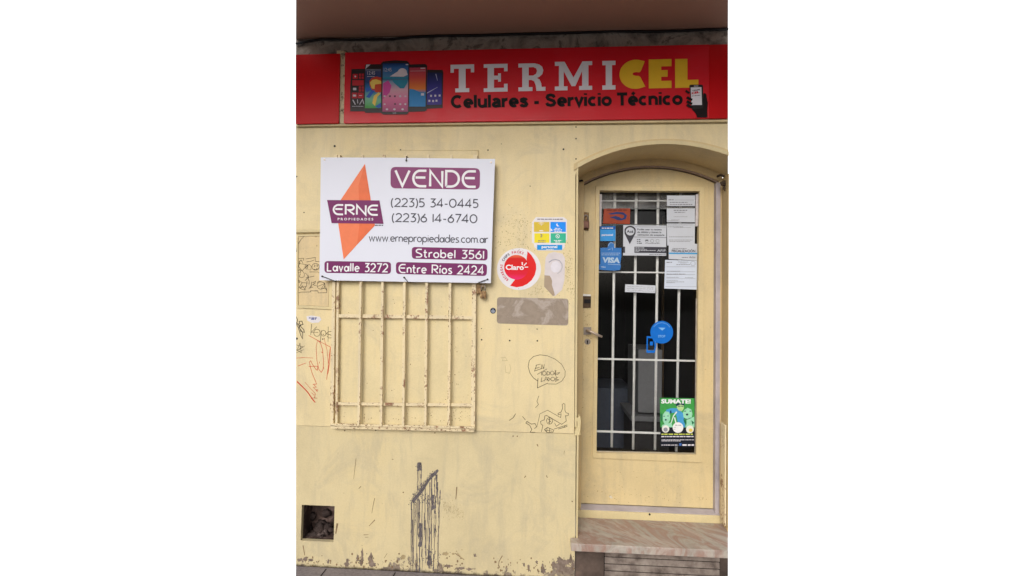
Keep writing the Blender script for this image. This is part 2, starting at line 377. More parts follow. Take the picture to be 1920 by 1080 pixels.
def slat_glass():
    m = glass(); m.name = 'painted_sheen_slat_glass'; t = m.node_tree
    df = t.nodes.new('ShaderNodeBsdfDiffuse'); df.inputs[0].default_value = S(190, 188, 186); mx = t.nodes.new('ShaderNodeMixShader')  # patchy grey sky reflection put into the slat glass as diffuse colour
    o = t.nodes['Material Output']; src = o.inputs[0].links[0].from_socket
    g = t.nodes.new('ShaderNodeNewGeometry'); ns = t.nodes.new('ShaderNodeTexNoise'); ns.inputs['Scale'].default_value = 5; t.links.new(g.outputs['Position'], ns.inputs['Vector'])
    mr = t.nodes.new('ShaderNodeMapRange'); mr.inputs[1].default_value = .35; mr.inputs[2].default_value = .7; mr.inputs[3].default_value = .05; mr.inputs[4].default_value = .32; t.links.new(ns.outputs['Fac'], mr.inputs[0])
    t.links.new(mr.outputs[0], mx.inputs[0]); t.links.new(src, mx.inputs[1]); t.links.new(df.outputs[0], mx.inputs[2]); t.links.new(mx.outputs[0], o.inputs[0])
    return m
M_slat = slat_glass()
def ramp_mat(name, stops, axis='Z', rough=.35, warp=0):       # a printed picture: colours along the print
    n = N(name); g = n.n('ShaderNodeTexCoord'); sp = n.n('ShaderNodeSeparateXYZ'); n.l(g.outputs['Generated'], sp.inputs[0])
    f = sp.outputs[axis]
    if warp: f = n.math('ADD', f, n.math('MULTIPLY', n.math('SUBTRACT', n.noise(12, 3), .5), warp))
    return n.out(n.ramp(f, *stops), rough, .15)

# ------------------------------------------------------------------ setting: sky, pavement
def struct(o): o['kind'] = 'structure'; return o
m = bpy.data.materials.new('overcast_sky'); m.use_nodes = True; t = m.node_tree; t.nodes.clear()
em = t.nodes.new('ShaderNodeEmission'); em.inputs[0].default_value = (1, 1, 1, 1); em.inputs[1].default_value = 1.3
oo = t.nodes.new('ShaderNodeOutputMaterial'); t.links.new(em.outputs[0], oo.inputs[0])
b = MB(); K = 24; rows = [(-60, 90), (90, 90)]
for i in range(K + 1):
    a = R(-15 + 210 * i / K); b.v += [Vector((90 * math.cos(a), 90 * math.sin(a), -70)), Vector((90 * math.cos(a), 90 * math.sin(a), 90))]
b.f = [(2 * i, 2 * i + 2, 2 * i + 3, 2 * i + 1) for i in range(K)]
struct(b.build('sky', m))

def pave_mat():
    n = N('grey_paving'); f = n.noise(60, 6, .7); g = n.noise(4, 5)
    col = n.mix(.5, n.ramp(f, (.3, S(92, 86, 88)), (.7, S(158, 150, 152))), n.ramp(g, (.3, S(110, 103, 104)), (.7, S(142, 135, 136))))
    n.bump(f, .5, .003); return n.out(col, .8, .3)
XL0, XR0 = U(555, 1066, 0).x, U(1365, 1040, 0).x
b = MB()
yk = -.34
out = [(XL0, .0), (U(555, 1080, yk).x, yk), (-14, yk - .02), (-14, -2.6), (14, -2.6), (14, yk - .02), (U(1365, 1080, yk).x, yk), (XR0, 0.0)]
vt = [Vector((x, y, 0)) for x, y in out]; nb = len(vt)
b.add(vt + [v - Vector((0, 0, .14)) for v in vt], [tuple(range(nb)), tuple(range(2 * nb - 1, nb - 1, -1))] + [(i, nb + i, nb + (i + 1) % nb, (i + 1) % nb) for i in range(nb)])
struct(b.build('pavement', pave_mat()))
b = MB()
for x0 in (-1.19, -.79, -.39, .01):             # mortar joints between the paving tiles
    b.box((x0, -2.5, -.002), (x0 + .006, -.012, .0015))
    b.tube
struct(b.build('paving_joints', plain('joint_grime', S(48, 42, 40), .9)))
b = MB().box((-40, -60, -.3), (40, -2.602, -.14)); struct(b.build('road', lumpy('asphalt', ((.3, (.07, .068, .067, 1)), (.7, (.12, .118, .115, 1))), 30)))

# ------------------------------------------------------------------ the shop front
shop = thing('shop_building', 'cream painted shop front with arched doorway, boarded window and brown balcony slab above', 'building', (-.15, 0, 0))
W = lambda *p: [U(x, y, 0) for x, y in p]
# wall above the plinth
b = MB().slab(W((555, 60), (1080, 60), (1080.5, 309), (1079, 318), (1076.5, 813), (889.5, 807.5), (618, 799.5), (555, 797.5)), .06)
wall = b.build('wall', M_wall, shop)
# panel over the door, cut to the arch
def circle3(a, b_, c):
    ax, ay, bx, by, cx, cy = a.x, a.z, b_.x, b_.z, c.x, c.z
    d = 2 * (ax * (by - cy) + bx * (cy - ay) + cx * (ay - by))
    ux = ((ax**2 + ay**2) * (by - cy) + (bx**2 + by**2) * (cy - ay) + (cx**2 + cy**2) * (ay - by)) / d
    uz = ((ax**2 + ay**2) * (cx - bx) + (bx**2 + by**2) * (ax - cx) + (cx**2 + cy**2) * (bx - ax)) / d
    return ux, uz, math.hypot(ax - ux, ay - uz)
ACX, ACZ, AR = circle3(U(1085, 314), U(1240, 271), U(1365, 292.5))
def archz(x, dr=0, cx=None): return ACZ + math.sqrt((AR + dr)**2 - (x - (ACX if cx is None else cx))**2)
XA0, XA1 = U(1082.5, 312).x, U(1365, 292).x
xs = [XA0 + (XA1 - XA0) * i / 40 for i in range(41)]
b = MB().slab([U(1077, 60, .0008), U(1365, 60, .0008)] + [Vector((x, .0008, archz(x, .012))) for x in reversed(xs)] + [U(1079, 330, .0008)], .06)
b.build('arch_panel', M_wall, shop)
b = MB().slab([Vector((x, -.005, archz(x, .030))) for x in xs] + [Vector((x, -.005, archz(x, .0))) for x in reversed(xs)], .03)
b.build('arch_moulding', M_trim, shop, bevel=.003)
b = MB().slab([Vector((x, -.009, archz(x, .0200))) for x in xs] + [Vector((x, -.009, archz(x, .0003))) for x in reversed(xs)], -.0045)
b.build('arch_bead', M_trim, shop, bevel=.003)
YF = .25                                        # front of the door frame
b = MB(); NY = 8; NX = 30; g = []
for j in range(NY + 1):
    y = -.0085 + (YF + .02 + .0085) * j / NY; x1 = U(1365, 300, y).x
    for top in (0, .03):
        for i in range(NX + 1):
            x = XA0 - .02 + (x1 - XA0 + .02) * i / NX; g.append(Vector((x, y, archz(min(x, ACX + .62), -.0005 + top))))
b.v = g; st = NX + 1; dd = lambda j, k, i: (j * 2 + k) * st + i
for j in range(NY):
    for i in range(NX):
        b.f.append((dd(j, 0, i), dd(j, 0, i + 1), dd(j + 1, 0, i + 1), dd(j + 1, 0, i))); b.f.append((dd(j, 1, i), dd(j + 1, 1, i), dd(j + 1, 1, i + 1), dd(j, 1, i + 1)))
    b.f.append((dd(j, 0, NX), dd(j, 1, NX), dd(j + 1, 1, NX), dd(j + 1, 0, NX))); b.f.append((dd(j, 0, 0), dd(j + 1, 0, 0), dd(j + 1, 1, 0), dd(j, 1, 0)))
for i in range(NX): b.f.append((dd(0, 0, i), dd(0, 1, i), dd(0, 1, i + 1), dd(0, 0, i + 1)))
b.build('arch_soffit', M_frame, shop, smooth=False)
# edge bead of the opening, upper and lower
b = MB().slab(W((1080.5, 318), (1084, 314), (1081, 800), (1077.5, 800)), .10); b.v = [v + Vector((0, -.005 if v.y < .01 else 0, 0)) for v in b.v]
b.build('edge_bead', M_trim, shop, bevel=.002)
b = MB().slab(W((1081.6, 814), (1085, 814), (1083, 1012), (1080.2, 1012)), .10); b.build('edge_bead', M_trim, shop, bevel=.002)
b = MB().slab([U(x, y, -.004) for x, y in ((1078, 815), (1077, 806), (1082, 797), (1083, 785), (1087, 783), (1089, 790), (1088, 803), (1087, 814))], .04)
b.build('plaster_nub', M_trim, shop, bevel=.006)
# left reveal behind the bead, hidden from the street side camera but there
b = MB().hexa([U(1083.5, 330, .10), U(1083.5, 330, .30), U(1081, 1010, .30), U(1081, 1010, .10)],
              [U(1076, 330, .10), U(1076, 330, .30), U(1073, 1010, .30), U(1073, 1010, .10)])
b.build('door_reveal', M_frame, shop)
# plinth (set back 6 mm) with its vent hole
plo = [U(x, y, .006) for x, y in ((555, 797.8), (618, 799.8), (889.5, 807.8), (1079.6, 813.6), (1078.3, 1012), (1077, 1086), (905, 1079.4), (555, 1063.6))]
hole = [U(x, y, .006) for x, y in ((566, 946.5), (627.5, 949), (625.5, 1016.5), (563.5, 1013.5))]
for p in plo[5:]: p.z = -.012
b = MB().slab(plo, .03, [hole]); plinth = b.build('plinth', M_plinth, shop)
h0 = [Vector((p.x, .0305, p.z)) for p in hole]; h1 = [Vector((p.x, .13, p.z)) for p in hole]
h2 = [p + Vector((dx, 0, dz)) for p, dx, dz in zip(h0, (-.03, .03, .03, -.03), (.03, .03, -.03, -.03))]
b = MB().add(h0 + h1 + h2, [(4, 5, 6, 7)] + [(k, (k + 1) % 4, 4 + (k + 1) % 4, 4 + k) for k in range(4)] + [(k, 8 + k, 8 + (k + 1) % 4, (k + 1) % 4) for k in range(4)])
vent = b.build('vent_recess', lumpy('dark_brown_recess', ((.3, S(34, 26, 24)), (.5, S(74, 58, 52)), (.62, S(110, 92, 86)), (.8, S(60, 46, 40))), 9, dist=1), shop)  # recess lining in dark brown with paler mottling
rb = MB(); rr = random.Random(3)
def lump(mb, c, r, seed):
    q = random.Random(seed); vs = []; fs = []; n1, n2 = 6, 9
    for i in range(n1 + 1):
        for j in range(n2):
            k = r * q.uniform(.72, 1.2); th = math.pi * i / n1; ph = 2 * math.pi * j / n2
            vs.append(Vector(c) + Vector((k * math.sin(th) * math.cos(ph), .55 * k * math.sin(th) * math.sin(ph), k * .8 * math.cos(th))))
    for i in range(n1):
        for j in range(n2): fs.append((i * n2 + j, i * n2 + (j + 1) % n2, (i + 1) * n2 + (j + 1) % n2, (i + 1) * n2 + j))
    mb.add(vs, fs)
for k in range(16):
    t = rr.random(); c = U(568 + 55 * t, 1012 - 10 * rr.random() - (14 if k > 9 else 0), .055 + .03 * rr.random()); lump(rb, c, rr.uniform(.014, .036), k)
for px, py, r in ((585, 968, .03), (603, 985, .04), (612, 962, .03), (578, 990, .03)): lump(rb, U(px, py, .12), r, px)
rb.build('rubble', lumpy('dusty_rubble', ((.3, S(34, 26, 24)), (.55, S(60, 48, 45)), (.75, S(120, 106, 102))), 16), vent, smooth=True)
# mortar strip and stone above the signs is the bare concrete lintel
b = MB().slab([U(x, y, -.004) for x, y in ((555, 62), (1365, 44), (1365, 92), (641, 106), (639, 236), (643, 236), (555, 110))][:4] + [U(555, 110, -.004)], .002)
b.build('lintel', M_conc, shop)
b = MB().slab([U(x, y, -.003) for x, y in ((634, 98), (652, 98), (650, 234), (632, 234))], .002); b.v = [v + Vector((0, -.018 if v.y < 0 else 0, 0)) for v in b.v]; b.build('mortar_strip', lumpy('stained_mortar', ((.35, S(80, 66, 48)), (.45, S(206, 192, 160)), (.62, S(196, 180, 146)), (.7, S(96, 80, 62))), 22), shop)
# ledge under the signs
b = MB().hexa([U(555, 232.5, -.018), U(1365, 223.3, -.018), U(1365, 228.3, -.018), U(555, 237, -.018)], [U(555, 232.5, .0), U(1365, 223.3, .0), U(1365, 230, .0), U(555, 238.5, .0)])
b.build('sign_ledge', M_trim, shop, bevel=.003)
# balcony slab
zs = U(960, 65).z
xa, xb = U(555, 70, 0).x, U(1365, 57, 0).x
xa2, xb2 = U(555, 0, -.37).x, U(1365, 0, -.37).x
pl = [(xa, .06), (xb, .06), (xb, 0), (xb2, -.37), (xb2, -.45), (4.5, -.5), (4.5, -1.1), (-4.5, -1.1), (-4.5, -.5), (xa2, -.45), (xa2, -.37), (xa, 0)]
vt = [Vector((x, y, zs)) for x, y in pl]; nb = len(vt)
b = MB().add(vt + [v + Vector((0, 0, .22)) for v in vt], [tuple(range(nb))[::-1], tuple(range(nb, 2 * nb))] + [(i, (i + 1) % nb, nb + (i + 1) % nb, nb + i) for i in range(nb)])
b.build('balcony', M_soffit, shop)

# window board and its hinged bar grille
b = MB().slab(W((630, 283), (897, 283), (897, 300), (630, 300)), .03); b.v = [v + Vector((0, -.006 if v.y < .01 else 0, 0)) for v in b.v]
b.build('window_board', M_wall, shop, bevel=.003)
yb, yg = -.012, -.034
gr = MB().slab([U(x, y, yb) for x, y in ((633, 290), (889, 290), (886, 799), (627, 795))], .01)
grille = gr.build('window_grille', M_back, shop, label='chipped cream steel grille welded over a boarded window')
q = MB()
def flatbar(mb, p0, p1, wd, y0, y1, horiz=False):
    a, c = Vector((wd / 2, 0)), Vector((0, wd / 2)); d = c if horiz else a
    P0, P1 = Vector(p0), Vector(p1)
    mb.slab([U(*(P0 - d), y0), U(*(P0 + d), y0), U(*(P1 + d), y0), U(*(P1 - d), y0)], y1)
flatbar(q, (629, 290), (622, 799), 6, -.030, -.002); flatbar(q, (891, 290), (886.5, 806), 7.5, -.03, -.002)
flatbar(q, (620, 800.5), (889, 807), 5.5, -.03, -.002, True); flatbar(q, (620, 796), (889, 802), 3.5, -.040, -.031, True)
q.build('frame', M_grille, grille, bevel=.0015)
q = MB(); flatbar(q, (635.5, 290), (630.5, 797), 4, -.036, -.003); q.build('frame', M_grille, grille, bevel=.0015)
rs_ = random.Random(11); M_rust = lumpy('rust_flakes', ((.3, S(70, 42, 30)), (.6, S(128, 82, 54)), (.8, S(160, 116, 80))), 120, bump=.2)
for px0, px1 in ((679, 672), (719.5, 714), (760.5, 755.5), (802.5, 797), (846, 841)):
    q = MB(); flatbar(q, (px0, 290), (px1, 799), 4.6, -.046, -.0335); bar = q.build('bar', M_grille, grille, bevel=.0012)
for (y0, y1, t) in ((592, 595.5, 6.5), (757, 759.5, 5.5)):
    q = MB(); flatbar(q, (634, y0), (886, y1), t, -.033, -.0275, True); q.build('rail', M_grille, grille, bevel=.001)
def flake(f, x, y, w_, h_):
    n = rs_.randint(6, 9); f.poly([(x + w_ * math.cos(2 * math.pi * k / n) * rs_.uniform(.5, 1.1), y + h_ * math.sin(2 * math.pi * k / n) * rs_.uniform(.5, 1.1)) for k in range(n)])
f = Flat((0, 0, 1), -.0465)
for px0, px1, wt in ((679, 672, 1), (719.5, 714, .6), (760.5, 755.5, .6), (802.5, 797, .8), (846, 841, 2.0)):
    for k in range(int(26 * wt)):
        y = rs_.choice((rs_.uniform(532, 800), rs_.gauss(594, 8), rs_.gauss(758, 8), rs_.gauss(792, 6), rs_.uniform(532, 640))); x = px0 + (px1 - px0) * (y - 290) / 509
        if 531 < y < 798: flake(f, x + rs_.choice((-1.9, 1.7, 1.9)), y, rs_.uniform(.25, .7), rs_.uniform(.6, 3.4))
f.build('rust', M_rust, grille)
f = Flat((0, 0, 1), -.0335)
for k in range(70):
    x = rs_.uniform(640, 884); yy = rs_.choice((593.5, 758)); yy += (x - 634) / 252 * 3 + rs_.choice((-2.6, 2.2, 2.6)); flake(f, x, yy, rs_.uniform(.6, 3.2), rs_.uniform(.3, .7))
f.build('rust', M_rust, grille)
f = Flat((0, 0, 1), -.0405)
for k in range(120):
    x = rs_.uniform(622, 888); flake(f, x, 799 + (x - 620) * .024 + rs_.choice((-4.5, -3.4, 1, 3)) + rs_.gauss(0, .8), rs_.uniform(.5, 2.6), rs_.uniform(.3, .9))
f.build('rust', M_rust, grille)
f = Flat((0, 0, 1), -.0305)
for k in range(70):
    y = rs_.uniform(535, 805); t = (y - 290) / 515; x = rs_.choice((629 - 7 * t, 891 - 4.5 * t, 891 - 4.5 * t)) + rs_.choice((-2.8, 2.6)); flake(f, x, y, rs_.uniform(.3, .8), rs_.uniform(.6, 3.6))
f.build('rust', M_rust, grille)
f = Flat((0, 0, 1), -.0124)
for k in range(150):
    x = rs_.uniform(640, 884); y = rs_.choice((790 - abs(rs_.gauss(0, 14)), rs_.uniform(540, 795))); 
    if k < 60: x = rs_.gauss(862, 14)
    if 634 < x < 885: flake(f, x, y, rs_.uniform(.3, 1.3), rs_.uniform(.3, 1.0))
f.build('rust', M_rust, grille)
q = MB().slab([U(x, y, -.03) for x, y in ((892, 533.5), (908, 534), (908, 537.5), (892, 537))], -.01)
q.slab([U(x, y, -.022) for x, y in ((893, 537.2), (903, 537.5), (902, 547), (899, 550), (893, 550))], -.012)
q.build('hasp', M_rusty, grille, bevel=.001)

# meter cupboard at the left
b = MB().slab(W((555, 431), (632, 430), (632, 438), (555, 439)), .0); b.v = [v + Vector((0, -.016 if v.y < -1e-6 or True and v.y == 0 else 0, 0)) for v in b.v]
b = MB().hexa([U(555, 430, -.016), U(632, 429, -.016), U(632, 435, -.016), U(555, 436, -.016)], [U(555, 430, .002), U(632, 429, .002), U(632, 438, .002), U(555, 439, .002)])
b.build('cupboard_ledge', M_trim, shop, bevel=.003)
b = MB().slab([U(x, y, -.008) for x, y in ((557, 440), (626, 439), (622, 580), (557, 577))], .002, [[U(x, y, -.008) for x, y in ((559, 443), (619, 442), (616, 575), (559, 572))]])
b.build('cupboard_frame', M_trim, shop, bevel=.002)
b = MB().slab([U(x, y, -.004) for x, y in ((559.4, 443.4), (618.6, 442.4), (615.6, 574.6), (559.4, 571.6))], .002)
cup = b.build('cupboard_door', paint('dirty_cupboard_paint', S(212, 190, 146), 2.0, .7, off=(6, 6, 6)), shop)
Q2 = (550, 430, .13889)
f = Flat(Q2, -.0046); yq = 1.15
f.strokes(5.4,
  [(45, 300), (52, 230), (75, 180), (110, 130), (150, 90), (175, 72)], [(72, 395), (140, 390), (138, 420)], [(168, 400), (297, 380), (300, 432), (352, 436)],
  [(75, 455), (85, 430), (105, 415), (130, 460)], [(70, 460), (190, 480), (120, 560), (68, 500), (90, 450)], [(155, 500), (172, 475), (195, 490), (185, 540), (160, 520), (200, 480), (215, 470), (243, 500), (235, 550), (205, 545)],
  circ(300, 505, 50, 45) + [(350, 505)], [(282, 480), (294, 488), (282, 500), (296, 508)], [(315, 478), (328, 486), (314, 496), (330, 506)], [(280, 535), (300, 550), (322, 528)],
  [(68, 560), (90, 540), (98, 580), (70, 590), (66, 565)], [(95, 600), (80, 640), (110, 655), (145, 640), (150, 600), (135, 575), (100, 550)], [(160, 590), (185, 610), (200, 650), (160, 690)], [(170, 655), (280, 632)], [(200, 620), (205, 690)],
  [(220, 575), (330, 575), (350, 590)], [(60, 720), (75, 690), (85, 715), (62, 722)], [(75, 790), (120, 720), (80, 690)], [(75, 790), (170, 770), (150, 820), (95, 800), (120, 760), (165, 820)], [(125, 720), (190, 725)], [(185, 700), (178, 770)], [(215, 690), (212, 740)],
  [(250, 710), (240, 760), (225, 790), (265, 780)], [(262, 720), (300, 700), (290, 730), (262, 745), (300, 760)], circ(372, 758, 52, 50), [(330, 770), (420, 735), (380, 800), (430, 800)], [(320, 720), (345, 700), (420, 722), (430, 790), (455, 830)],
  [(210, 800), (250, 760)], [(60, 860), (100, 848), (232, 845), (232, 830), (332, 830), (335, 858), (450, 855), (452, 790)], [(180, 440), (240, 430), (280, 415)])
f.build('graffiti', M_ink, cup, label='black felt pen doodles on the cupboard door')
f = Flat(Q2, -.0052); f.poly(circ(303, 92, 14), [circ(303, 92, 8)][:1]); f.build('screw', M_rusty, cup)

# --------- graffiti, holes and the bare patch on the wall
Q1 = (550, 580, .17578)
f = Flat(Q1, -.0006)
red = plain('red_marker_ink', S(196, 52, 34), .5)
f.strokes(4.8, [(165, 280), (258, 330), (395, 402), (355, 748), (375, 600), (360, 440), (328, 308)], [(395, 402), (388, 560), (368, 690)],
  [(258, 330), (243, 400), (250, 540), (272, 640), (298, 672), (318, 640), (322, 560), (312, 430), (290, 360), (262, 332)], [(33, 520), (110, 514), (210, 519)], [(52, 604), (135, 572)],
  [(165, 608), (262, 606), (255, 650), (240, 640), (200, 580), (185, 548), (172, 560), (180, 610), (200, 680), (248, 797), (210, 800)], [(215, 800), (245, 830), (212, 832), (244, 862)], circ(253, 866, 7, 9) + [(260, 866)], [(300, 455), (310, 462)], [(280, 560), (278, 575)], [(320, 612), (325, 630)])
f.stroke([(40, 772), (100, 828), (150, 880), (195, 945), (232, 992)], 11, 9); f.stroke([(125, 780), (170, 830), (240, 905), (220, 915), (195, 890)], 3.5); f.stroke([(232, 920), (222, 945), (256, 948), (188, 945), (218, 980)], 5)
f.build('graffiti', red, wall, label='red marker scrawl beside the window grille')
f = Flat(Q1, -.0007)
f.strokes(4.6, [(193, 160), (186, 272)], [(250, 185), (190, 245), (265, 245)], circ(252, 250, 34, 38) + [(286, 250)], [(298, 225), (288, 350)], circ(322, 255, 26, 30) + [(348, 255)], [(372, 185), (370, 345)], [(410, 235), (372, 240), (352, 262), (385, 268), (412, 280), (405, 305), (375, 305), (360, 285)])
f.poly(circ(319, 267, 5)); f.poly(circ(313, 317, 7)); f.poly(circ(330, 312, 4))
f.strokes(4.0, [(35, 380), (100, 400), (40, 440), (70, 360), (85, 465), (30, 430)], [(60, 430), (120, 390)], [(30, 465), (110, 430)])
f.build('graffiti', M_ink, wall, label='thin KOPS scribble in pen')
f = Flat(Q1, -.0008)
f.stroke([(30, 80), (45, 110), (35, 160), (55, 200), (80, 280), (98, 315), (100, 250), (60, 190), (75, 170), (104, 160), (90, 125), (60, 130), (80, 185), (110, 215), (118, 245), (80, 235), (50, 150)], 6.5)
f.stroke([(28, 140), (60, 175), (95, 160)], 5); f.poly(circ(38, 312, 10, 12)); f.build('graffiti', M_black, wall, label='thick black marker tag at the wall edge')
Q7 = (880, 620, .20374)
f = Flat(Q7, -.0006)                             # speech bubble and the pointing-arm doodle
f.strokes(4.4, [(628, 462), (590, 435), (558, 390), (541, 330), (552, 275), (590, 238), (650, 222), (720, 232), (790, 262), (850, 310), (882, 370), (880, 420), (850, 465), (800, 492), (725, 490)], [(632, 440), (626, 527), (722, 483)],
  [(612, 318), (655, 308)], [(618, 318), (600, 372), (688, 340)], [(605, 348), (645, 338)], [(660, 352), (668, 312), (684, 350), (690, 310)],
  [(625, 402), (715, 352)], [(662, 378), (668, 412)], circ(690, 393, 17, 18) + [(707, 393)], [(716, 375), (714, 410), (735, 405), (742, 385), (716, 375)], circ(762, 390, 16, 18) + [(778, 390)], [(800, 368), (780, 395), (832, 385), (815, 402), (780, 400)], [(790, 365), (795, 415)],
  [(668, 430), (660, 470), (690, 458)], [(690, 465), (705, 425), (722, 455), (695, 450)], [(722, 430), (726, 465), (745, 445), (722, 430)], circ(768, 445, 18, 17) + [(786, 445)], [(815, 428), (790, 445), (824, 452), (795, 465)], [(800, 420), (795, 470)],
  [(664, 930), (676, 870), (660, 860), (655, 835), (690, 820), (695, 785), (712, 780), (850, 862), (892, 832), (885, 780)], [(622, 885), (650, 765), (720, 732), (840, 800), (845, 765), (820, 775), (816, 762), (845, 748), (858, 715), (855, 680), (868, 670), (880, 678), (880, 735), (890, 755), (912, 762), (912, 778), (890, 785)],
  circ(738, 830, 27, 30) + [(765, 830)], [(750, 812), (728, 818), (748, 836), (726, 846)], [(738, 805), (736, 858)], [(785, 850), (800, 880), (830, 860)], [(780, 905), (900, 868)], [(820, 905), (870, 890)], [(880, 870), (875, 890), (900, 880)],
  [(692, 910), (720, 890), (778, 915), (770, 935), (715, 938), (692, 910)], [(700, 915), (765, 925)], [(715, 895), (712, 935)], [(740, 900), (738, 935)],
  [(560, 935), (575, 910), (555, 870), (520, 850), (530, 835), (570, 860), (605, 855), (620, 885), (600, 900)], [(490, 790), (515, 820)], [(640, 600), (622, 650), (636, 680), (610, 708)], [(370, 825), (405, 800), (425, 765)],
  [(560, 935), (605, 935)])
f.build('graffiti', M_ink, wall, label='felt pen speech bubble and doodle of a raised hand')
f = Flat(Q7, -.0006); f.strokes(3, [(290, 250), (330, 245), (350, 275), (305, 278), (310, 255)], [(330, 320), (335, 385), (370, 392), (382, 350), (372, 310)]); f.build('graffiti', plain('faded_ink', S(170, 156, 120), .7), wall)
b = MB()
for px, py, r in ((627.5, 274, 2.2), (751, 281.5, 1.6), (915, 281.5, 1.5), (858.5, 294, 1.6), (556.5, 331, 1.4), (570, 398.5, 1.2), (1056.5, 280, 1.8), (1080, 238, 1.3), (1080, 260, 1.4), (1080, 298, 1.4), (903, 637, 1.5), (955.7, 638.6, 1.5), (1007.5, 639, 1.5), (903, 616, 1), (955, 617.5, 1), (1007, 617, 1), (994, 349, 1), (627, 660, 1.8), (624, 771, 1.8), (888, 648, 1.2), (940, 270, .8)):
    p = U(px, py); b.disc(p, r * .003, -.0009, .001, 12)
b.build('drill_holes', M_black, wall)
f = Flat((0, 0, 1), -.0007); rg = random.Random(8)
for cx, cy, sx_, sy_, n_k in ((970, 432, 16, 18, 150), (1066, 500, 5, 26, 90), (1010, 545, 26, 5, 50), (945, 455, 9, 9, 25), (985, 470, 12, 6, 30), (1073, 545, 4, 14, 30)):
    for k in range(n_k):
        x, y = rg.gauss(cx, sx_), rg.gauss(cy, sy_)
        if x < 1077: f.stroke([(x, y), (x + rg.uniform(-1.5, 1.5), y + rg.uniform(-2, 2))], rg.uniform(.3, .9))
f.build('glue_marks', plain('old_glue_brown', S(150, 134, 92), .7, vary=.25, scale=90), wall)
b = MB().slab([U(x, y, -.001) for x, y in rrect(((932, 557), (1066, 560), (1065.5, 610.5), (931.5, 606.5)), 6)], .001); b.build('stone_patch', M_stone, wall, label='bare grey stone patch where a plaque hung')
# paint drips on the plinth
QD = (750, 860, .20376)
f = Flat(QD, .0050); M_drip = plain('grey_drip_paint', S(98, 92, 94), .5, vary=.3, scale=60)
f.stroke([(345, 112), (330, 135), (300, 160), (265, 195), (230, 250), (205, 290), (180, 320), (150, 355), (122, 390)], 17, 30)
rq = random.Random(21)
for k in range(420):
    t = rq.random(); x = 345 - 235 * t ** .9; y = 110 + 290 * t ** 1.15; sp_ = 10 + 26 * t
    f.poly(circ(x + rq.gauss(0, sp_ * .55), y + rq.gauss(0, sp_ * .6), rq.uniform(1.2, 5), rq.uniform(1.2, 6), 7))
for k in range(150): f.poly(circ(178 + rq.gauss(0, 10), rq.uniform(38, 110), rq.uniform(1.5, 5), rq.uniform(2, 7), 7))
f.poly(circ(178, 48, 17, 14)); f.poly(circ(343, 112, 12, 12)); f.build('paint_splash', M_drip, plinth, label='grey sprayed stroke with running drips')
f = Flat(QD, .0053)
rr = random.Random(5)
def drip(x, y0, y1, w_, wob=5):
    n = 9; pts = [(x + rr.uniform(-wob, wob) * (i / n) - 6 * i / n * (y1 - y0) / 600, y0 + (y1 - y0) * i / n) for i in range(n + 1)]; f.stroke(pts, w_ * 1.0, w_ * .6)
    for i in range(2): k = rr.randrange(n); f.stroke([pts[k], pts[k + 1]], w_ * rr.uniform(1.1, 1.6))
for x, y0, y1, w_ in ((163, 60, 310, 7), (176, 60, 300, 4), (196, 55, 330, 8), (340, 150, 330, 11), (345, 220, 420, 9), (330, 150, 200, 8), (370, 290, 420, 7), (105, 400, 1025, 6), (128, 400, 1030, 6.5), (160, 330, 1030, 7), (178, 380, 640, 10), (186, 600, 800, 22), (180, 780, 1035, 9), (205, 300, 900, 6), (232, 260, 660, 8), (240, 640, 960, 7), (255, 340, 600, 6), (275, 220, 560, 7), (270, 640, 1000, 9), (292, 180, 620, 9), (290, 600, 1010, 8), (305, 340, 470, 16), (318, 180, 350, 6), (325, 350, 500, 10), (320, 610, 920, 6), (330, 500, 720, 6), (350, 700, 1045, 5), (362, 400, 640, 5), (355, 620, 1045, 4.5), (265, 850, 1000, 18), (285, 860, 960, 10), (310, 880, 1030, 8)):
    drip(x, y0, y1, w_)
for k in range(26):
    x = rr.uniform(95, 362); y0 = rr.uniform(300, 640); drip(x, y0, min(1040, y0 + rr.uniform(120, 520)), rr.uniform(2.5, 5), 6)
for k in range(70):
    x, y = rr.gauss(265, 70), rr.gauss(370, 38); f.poly(circ(x, y, rr.uniform(1.5, 5), rr.uniform(2, 9), 7))
for k in range(50):
    x, y = rr.gauss(280, 40), rr.gauss(900, 40); f.poly(circ(x, y, rr.uniform(1.5, 5), rr.uniform(2, 7), 7))
f.build('paint_drips', M_drip, plinth)
f = Flat(QD, .0054)
for k in range(120):
    x = rr.uniform(400, 590); y = 440 + (x - 400) * .35 + rr.gauss(0, 32); f.stroke([(x, y), (x - rr.uniform(-1, 3), y + rr.uniform(3, 14))], rr.uniform(1.5, 3.5))
f.stroke([(522, 262), (520, 310), (512, 372)], 8, 4); f.stroke([(530, 870), (560, 905), (590, 928)], 9, 5); f.poly(circ(30, 905, 20, 22)); f.poly(circ(420, 875, 28, 14)); f.poly(circ(490, 876, 14, 9)); f.poly(circ(520, 852, 6)); f.poly(circ(570, 838, 6))
f.build('scuffs', plain('scuff_brown', S(168, 150, 114), .7, vary=.2), plinth)
Q8 = (545, 790, .29167); f = Flat(Q8, .0054)
